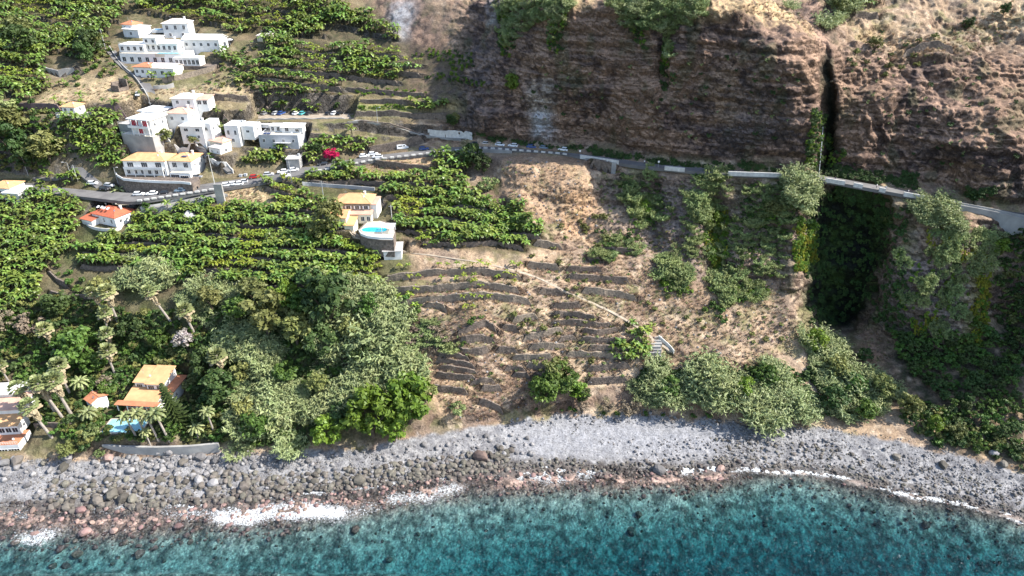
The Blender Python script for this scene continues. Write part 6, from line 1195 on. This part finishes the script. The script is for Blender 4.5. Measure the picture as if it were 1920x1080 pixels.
for (u_, v_, i_, s_, ln, lb) in [(258,823,1,1.25,-.2,'first slender palm in front of the pale blue pool'),(276,822,1,1.35,-.12,'second slender palm in front of the pale blue pool'),(297,826,1,1.35,-.16,'third slender palm, between pool and conifer'),(318,830,1,1.5,-.18,'rightmost slender palm in front of the villa'),(284,838,1,.9,-.1,'short slender palm near the sea wall'),(402,812,1,1.2,-.1,'bare headed palm behind the right end of the sea wall'),(156,738,0,1.2,0,'feathery palm between group of four and orange hut'),(172,795,0,1.2,0,'feathery palm below the orange roofed hut'),(230,374,0,1.7,0,'large feathery palm between bungalow and road'),(372,822,0,1.1,0,'bushy feather palm behind the sea wall'),(432,796,0,1.0,0,'small feather palm by the dark green tree')]:
    palm(u_, v_, 'feather', i_, s_, lb, ln)
# conifer with tiers
P = at(341, 806); o = link('tiered_conifer', None, loc=tuple(P), label='tall dark conifer with level tiers right of the seaside villa', cat='conifer'); o.rotation_euler = (0, -.12, 0)
link('trunk', MB().tube((0,0,-.5),(0,0,19),.35,.05,8).mesh('trunk'), 'bark', o); m_ = MB()
for t_ in range(22):
    z = 2+t_*.78; R = 5.2*(1-t_/23.)**.8
    for q in range(9):
        a = q*2*pi/9+t_*.37+rnd.uniform(-.1,.1); sd = np.array((-sin(a), cos(a), 0)); p = np.array((0., 0., z)); dr = np.array((cos(a), sin(a), -.05)); RR = R*rnd.uniform(.8, 1.08); seg = 4
        for k_ in range(seg):
            q2 = p+dr*RR/seg; w0 = .34*(1-.15*k_)+.1; m_.add([p-sd*w0, p+np.array((0,0,.16)), q2+np.array((0,0,.16)), q2-sd*w0*.85], [(0,1,2,3)]); m_.add([p+np.array((0,0,.16)), p+sd*w0, q2+sd*w0*.85, q2+np.array((0,0,.16))], [(0,1,2,3)]); p = q2; dr = dr+np.array((0,0,.08))
link('crown', m_.mesh('crown'), 'leaf_dark', o)
# bougainvillea and lawn hedges
tree('magenta', 30, 760, 7, 'small purple red flowering bush above the beachfront house', 'bush', 'flowering_bush')
thicket([[(228,640),(300,655),(310,690),(230,690)]], 8, [tuft_mesh(31, 'leaf_broad', 40, 1.0, .5, .12)], 'green lawn above the seaside villa', 'lawn', 'lawn', .8, 1.2, seed=41)
thicket([[(660,200),(790,200),(790,209),(660,209)], [(660,168),(800,172),(800,178),(680,176)]], 6, [crown_mesh('row_vine', 170, .9, .5, 8, 20, .26, 'leaf_bright')], 'light green climbing crop on the terraces above the side road', 'crop', 'crop', .7, 1.0, seed=42)

thicket([[(60,215),(120,235),(240,290),(215,330),(130,300)], [(300,180),(320,200),(310,215),(295,200)], [(395,215),(430,215),(425,260),(392,250)], [(455,280),(560,285),(545,312),(450,310)], [(380,280),(420,300),(440,318),(400,300)], [(480,180),(640,185),(640,196),(480,196)], [(410,110),(480,80),(480,180),(390,160)], [(120,60),(210,60),(215,120),(245,160),(210,150),(130,110)], [(430,214),(478,214),(478,220),(430,222)], [(225,150),(262,165),(270,188),(240,180)]], 11, UG+BM[:2]+UG0[:1], 'mixed garden greenery between the village houses and lanes', 'garden_greenery', 'garden plants', .5, 1.0, seed=51)
thicket([[(1300,320),(1370,330),(1370,345),(1300,340)], [(1150,335),(1240,345),(1260,420),(1180,400)], [(1270,380),(1480,440),(1470,520),(1380,520),(1290,470)], [(1380,360),(1500,345),(1500,420),(1440,400)]], 12, [UG[0], CG[0], UG[1], CG[1]], 'patchy green bushes on the steep slope between the ravines', 'slope_bushes', 'bushes', .45, 1.0, seed=52)
wallmat([[(1505,340),(1530,345),(1525,400),(1508,400)], [(1600,350),(1660,372),(1672,420),(1650,430),(1640,390),(1600,372)], [(1560,345),(1600,352),(1600,380),(1565,372)]], 7, MG+MO, 'dark leaves hanging over the lip of the waterfall recess', 'creeper', 'recess_lip_creeper', .7, 1.2, seed=53)
wallmat([[(1670,480),(1760,470),(1820,500),(1800,620),(1720,640),(1680,580)]], 14, [MG[0], CG[0], BG[0]], 'bushy plants clinging to the shaded spur', 'bushes', 'spur_bushes', .5, 1.1, seed=54, prob=.8)
for i_, (u_, v_, k_, r2) in enumerate([(450,600,'broad',20),(400,580,'olive',18),(560,590,'broad',22),(690,600,'broad',20),(660,640,'olive',18),(540,720,'broad',18),(600,740,'olive',16),(680,690,'dark',18),(460,720,'olive',16),(1250,740,'broad',18),(1320,735,'olive',16),(1430,720,'broad',20),(1560,700,'olive',20),(1600,730,'broad',20),(1650,740,'olive',18),(1560,760,'dark',20),(1620,780,'broad',16)]):
    tree(k_, u_, v_+r2*.4, r2, '%s tree %s' % ({'broad': 'leafy mid green', 'olive': 'dull olive', 'dark': 'dark'}[k_], 'showing above the cane, '+near_desc(u_, v_)[0]), 'tree', 'broadleaf_tree', 'trees among the cane '+near_desc(u_, v_)[0])

thicket([[(335,570),(480,545),(700,550),(750,640),(760,720),(640,790),(540,840),(450,840),(420,680),(370,600)], [(1190,700),(1280,690),(1290,760),(1200,765)],[(1380,690),(1640,700),(1680,750),(1600,790),(1390,785)]], 15, [UG[0], UG[1], UG[0]], 'dark leafy growth between and under the cane', 'cane_undergrowth', 'undergrowth', .9, 1.5, seed=61)

wallmat([[(1318,385),(1362,390),(1366,440),(1350,515),(1328,505),(1322,440)], [(1488,405),(1530,415),(1526,500),(1500,515),(1486,470)]], 7, [BG[0], BG[1], FY[0]], 'bright yellow green foliage hanging down the ravines under the road', 'hanging plants', 'ravine_foliage', .7, 1.3, seed=71)
thicket([[(1175,380),(1232,385),(1228,425),(1190,430)], [(1290,325),(1350,330),(1355,350),(1300,345)], [(1340,530),(1420,530),(1450,555),(1380,570)], [(1110,470),(1160,480),(1150,500),(1110,495)], [(1230,500),(1290,540),(1280,560),(1230,530)], [(1410,380),(1470,380),(1465,410),(1420,410)]], 9, [crown_mesh('bright_bush', 190, 1.4, .9, 14, 26, .28, 'leaf_bright'), CG[0], UG[1]], 'lighter green bushes dotted on the slope under the road', 'bright_bushes', 'bushes', .5, 1.1, .4, seed=72)  # brighter leaf colour mixed among the slope bushes
wallmat([[(1735,430),(1850,430),(1862,500),(1840,520),(1800,490),(1745,470)]], 9, [FY[0], CG[0], UG0[0]], 'yellowish dry growth on the crown of the spur', 'brush', 'spur_crown_brush', .5, 1.1, seed=73)
# ------------------------------------------------------------------ boulders and shingle
def rock(seed, sub=2, mt='rock_grey', flat=.75, ang=.25):
    bm2 = bmesh.new(); bmesh.ops.create_icosphere(bm2, subdivisions=sub, radius=1); r = random.Random(seed); pl = [np.array([r.gauss(0,1) for _ in range(3)]) for _ in range(8)]; pl = [p/np.linalg.norm(p) for p in pl]
    for v_ in bm2.verts:
        p = np.array(v_.co)
        for q in pl:
            k = p@q
            if k > .72: p = p-q*(k-.72)*.85
        k = 1+float(fbm(p[0]*1.3+seed, p[1]*1.3, p[2]*1.3, 3))*ang; p = p*k; p[2] *= flat; v_.co = p
    me = bpy.data.meshes.new('boulder'); bm2.to_mesh(me); bm2.free(); me.materials.append(MATS[mt]); return me
RG = [rock(k) for k in range(5)]; RO_ = [rock(10+k, 2, 'rock_olive') for k in range(4)]; RD = [rock(20+k, 2, 'rock_dark') for k in range(3)]; RP = [rock(30+k, 2, 'rock_pink', .6) for k in range(4)]; RC_ = [rock(40+k, 2, 'rock_cliff') for k in range(2)]
def boulder(u, v, r, me, label, group=None, sink=.25, name='boulder', z=None):
    P = at(u, v) if z is None else at_alt(u, v, z); s_ = float(proj(P)[2]/F*r); o = link(name, me, loc=(P[0], P[1], P[2]+s_*.75*(1-2*sink)*.6), label=label, cat='boulder', group=group)
    o.rotation_euler = (rnd.uniform(-.3,.3), rnd.uniform(-.3,.3), rnd.uniform(0, 6.3)); o.scale = (s_*rnd.uniform(.9, 1.15), s_*rnd.uniform(.8, 1.05), s_*rnd.uniform(.8, 1.1)); return o
for (u_, v_, r2, k_, lb) in [(901,857,16,'c','huge craggy grey brown boulder standing alone on the pebble beach'),(1236,884,13,'g','big flat grey boulder with dark shade at the waterline'),(373,903,12,'g','pale angular boulder, the lightest big one in the left field'),(400,908,11,'g','tall upright oval boulder right of the pale angular one'),(458,915,12,'o','large smooth boulder at the right of the upright oval one'),(210,929,14,'o','large dark rounded boulder among the left boulder pack'),(231,937,13,'o','rounded boulder right beside the large dark one'),(250,938,12,'o','smooth lighter boulder third in the dark trio'),(183,942,12,'o','flat olive boulder left of the dark trio'),(264,915,10,'o','upright brown boulder above the dark trio'),
        (125,953,10,'o','dark grey boulder near the left waterline'),(136,960,8,'o','round boulder right of the dark grey one at the left waterline'),(33,866,11,'o','big brown boulder below the beachfront house'),(11,868,10,'g','grey boulder at the left edge below the beachfront house'),(128,860,11,'g','tall grey boulder below the bush on the garden wall'),(120,878,11,'o','wide flat boulder below the tall grey one'),(82,869,8,'o','small brown boulder right of the beachfront terrace'),(345,867,10,'o','dark block below the right half of the sea wall'),(404,864,9,'g','white angular block near the right end of the sea wall'),(376,858,10,'g','grey block touching the right end of the sea wall'),(204,860,12,'p','orange tinted broad rock at the left end of the sea wall'),(424,888,9,'o','dark boulder alone on fine shingle below the wall end'),(320,852,8,'g','grey block under the middle of the sea wall'),
        (245,884,10,'g','long pale slab in the left boulder field'),(283,902,9,'o','olive boulder between slab and upright boulder'),(152,958,11,'p','dark brown wave washed rock with pink base'),(160,1000,12,'p','large pinkish rock furthest left in the surf'),(70,1003,10,'p','pink rock beside the small left breaker'),(30,1018,9,'p','long pink rock at the left end of the breaker'),(113,1030,9,'p','flat pink rock below the left breaker'),(146,1040,10,'p','round pink rock in teal water on the left'),(101,1062,8,'p','pale rock under water at the bottom left'),(124,1062,8,'p','right one of two pale rocks at the bottom left'),(263,1040,10,'p','broad pink rock in clear water below the dark trio'),
        (213,997,9,'p','pink rock in the surf under the dark trio'),(335,990,9,'p','orange brown rock in the surf below the upright boulder'),(665,996,9,'p','flat pink rock right of the long breaker'),(1198,966,8,'o','lone round ochre rock breaking the teal water'),(1184,998,9,'o','submerged brown rock just below the ochre one'),(730,1050,8,'o','dark submerged rock in deeper teal water at center left'),(1736,986,8,'o','submerged rock in the right part of the bay'),(1680,857,8,'o','dark boulder on the grey shingle at the right'),(1350,880,8,'p','orange rock at the waterline right of the flat boulder'),
        (1863,852,10,'g','pale grey block at the foot of the right corner bushes'),(1882,872,9,'o','dark block right of the pale grey block'),(1768,872,9,'o','dark boulder under the small sea cliff'),(672,902,11,'o','biggest dark boulder in the middle boulder band'),(590,905,9,'o','upright brown boulder in the middle boulder band'),(870,870,9,'o','olive boulder left below the huge craggy one'),(845,874,8,'o','brown boulder beside the olive one in the band'),(944,852,7,'g','medium boulder right of the huge craggy one'),(958,846,7,'o','second medium boulder right of the huge craggy one'),(795,835,6,'g','lone dark boulder on clean shingle near the trees'),(819,840,5,'g','small lone boulder right of another near the trees')]:
    me = {'g': RG, 'o': RO_, 'p': RP, 'c': RC_}[k_]; boulder(u_, v_, r2*1.05, me[int(u_) % len(me)], lb)
# graded populations ---------------------------------------------
def band(n_, ua, ub, off0, off1, ra, rb, meshes, seed, ref='water', pw=2.5):
    r = np.random.RandomState(seed); u = r.uniform(ua, ub, n_); v = np.interp(u, us, Vu[2] if ref == 'water' else Vu[3])+r.uniform(off0, off1, n_)+fbm(u/30., r.rand(n_), 1., 2)*8; rr = ra+(rb-ra)*r.rand(n_)**pw; return u, v, rr
pop = []
def addpop(key, *a, **k): 
    u, v, rr = band(*a, **k); pop.extend([(float(a_), float(b_), float(c_), key) for a_, b_, c_ in zip(u, v, rr)])
addpop('g', 420, 0, 480, -92, -20, 1.4, 8.5, None, 1, pw=3.2); addpop('o', 420, 90, 480, -55, 2, 2.0, 9.5, None, 2, pw=2)
addpop('g', 380, 480, 1000, -70, -12, 1.3, 6, None, 3); addpop('o', 620, 470, 960, -38, 2, 2.0, 8.0, None, 4, pw=2); addpop('o', 260, 930, 1380, -20, 4, 1.4, 5, None, 5)
addpop('g', 500, 1380, 1930, -80, -8, 1.2, 5, None, 6, pw=3); addpop('o', 620, 1340, 1930, -55, -4, 1.3, 4.5, None, 7, pw=2.5); addpop('g', 160, 1180, 1420, -60, -15, 1.2, 4, None, 8)
addpop('g', 240, 940, 1500, -4, 16, 1.2, 4.5, None, 9, ref='back'); addpop('d', 520, 0, 1400, -12, 14, 1.6, 6, None, 10, pw=2); addpop('d', 200, 1400, 1930, -14, 3, 1.2, 4, None, 11); addpop('g', 200, 200, 500, 2, 22, 2, 8, None, 19, ref='back')
addpop('p', 560, 0, 560, 2, 80, 1.4, 6.5, None, 12, pw=2.2); addpop('p', 620, 540, 1360, 0, 48, 1.4, 5.5, None, 13, pw=2.2); addpop('p', 120, 1360, 1930, 4, 50, 1.4, 4, None, 14); addpop('s', 240, 0, 1930, 25, 110, 1.5, 5, None, 15, pw=2)
pop.sort(key=lambda t: -t[2]); MM = {'g': RG, 'o': RO_, 'd': RD, 'p': RP, 's': RO_}
NM = {'g': ('grey beach boulder', 'grey boulders'), 'o': ('olive brown boulder', 'olive brown boulders'), 'd': ('wet dark boulder', 'wet dark boulders'), 'p': ('pinkish wave washed rock', 'pinkish rocks'), 's': ('submerged brown rock', 'submerged rocks')}
def shore_desc(u):
    for a, t in ((150, 'below the beachfront house'), (330, 'below the left half of the sea wall'), (480, 'below the wall end'), (640, 'in front of the cane slope'), (840, 'in front of the bright beach trees'), (1050, 'by the huge craggy boulder'), (1300, 'near the big flat boulder'), (1560, 'in front of the silvery cane stands'), (3000, 'along the right hand shingle shore')):
        if u < a: return t
rest = []
for i, (u_, v_, r2, k_) in enumerate(pop):
    if i < 215:
        t_ = NM[k_]; boulder(u_, v_, r2*.92, MM[k_][i % len(MM[k_])], t_[0]+' in the crowd '+shore_desc(u_), t_[1]+' '+shore_desc(u_))
    else: rest.append((u_, v_, r2, k_))
for k_ in 'godps':
    q = [t for t in rest if t[3] == k_]
    if not q: continue
    a = np.array([t[:3] for t in q]); P = at(a[:, 0], a[:, 1]); s_ = proj(P)[2]/F*a[:, 2]; P[:, 2] += s_*.22; r = np.random.RandomState(77); scl = s_[:, None]*r.uniform(.75, 1.15, (len(q), 3)); scatter({'g': 'grey_stones', 'o': 'brown_stones', 'd': 'wet_stones', 'p': 'pink_stones', 's': 'submerged_stones'}[k_], MM[k_], P, zrot(len(q), 5, .4), scl, {'g': 'countless small grey stones over the beach', 'o': 'packed olive brown stones above the waterline', 'd': 'wet dark stones along the waterline', 'p': 'pinkish stones in the shallow surf', 's': 'dark stones on the sea floor'}[k_], 'stones')
# shingle
RS = [rock(60+k, 1, m_) for k, m_ in enumerate(('rock_grey', 'rock_grey', 'rock_olive'))]
r = np.random.RandomState(3); n_ = 16000; u = r.uniform(-20, 1940, n_); w0 = np.interp(u, us, Vu[2]); b0 = np.interp(u, us, Vu[3]); v = w0-2-(w0-b0+4)*r.rand(n_)
dn_ = np.clip(.35+fbm(u/45., v/18., 4., 2)*1.3+.5*(u > 1360)+.35*(u < 620)-.35*((u > 900) & (u < 1350))-.3*(v < b0+14)*(u < 1400), .04, 1); kp = r.rand(n_) < dn_; u, v = u[kp], v[kp]; P = at(u, v); s_ = proj(P)[2]/F*(.7+1.6*r.rand(len(u))**3); P[:, 2] += s_*.2
scatter('shingle', RS, P, zrot(len(P), 6, .5), s_[:, None]*r.uniform(.7, 1.1, (len(P), 3)), 'loose grey shingle stones scattered over the beach', 'shingle')
# rubble on the dry slopes
pts = np.concatenate([sample([(760,540),(1480,470),(1490,660),(1180,700),(940,785),(850,790)], 17, .5, .8, 13), sample([(940,300),(1100,310),(1130,440),(1000,440)], 10, .5, .8, 14)]); pts, P = clear(pts); r = np.random.RandomState(9); s_ = .2+.5*r.rand(len(P))**3
scatter('slope_rubble', [rock(70, 1, 'rock_cliff'), rock(71, 1, 'rock_grey')], P, zrot(len(P), 8, .5), s_, 'broken brown stones lying on the dry slope', 'rubble')
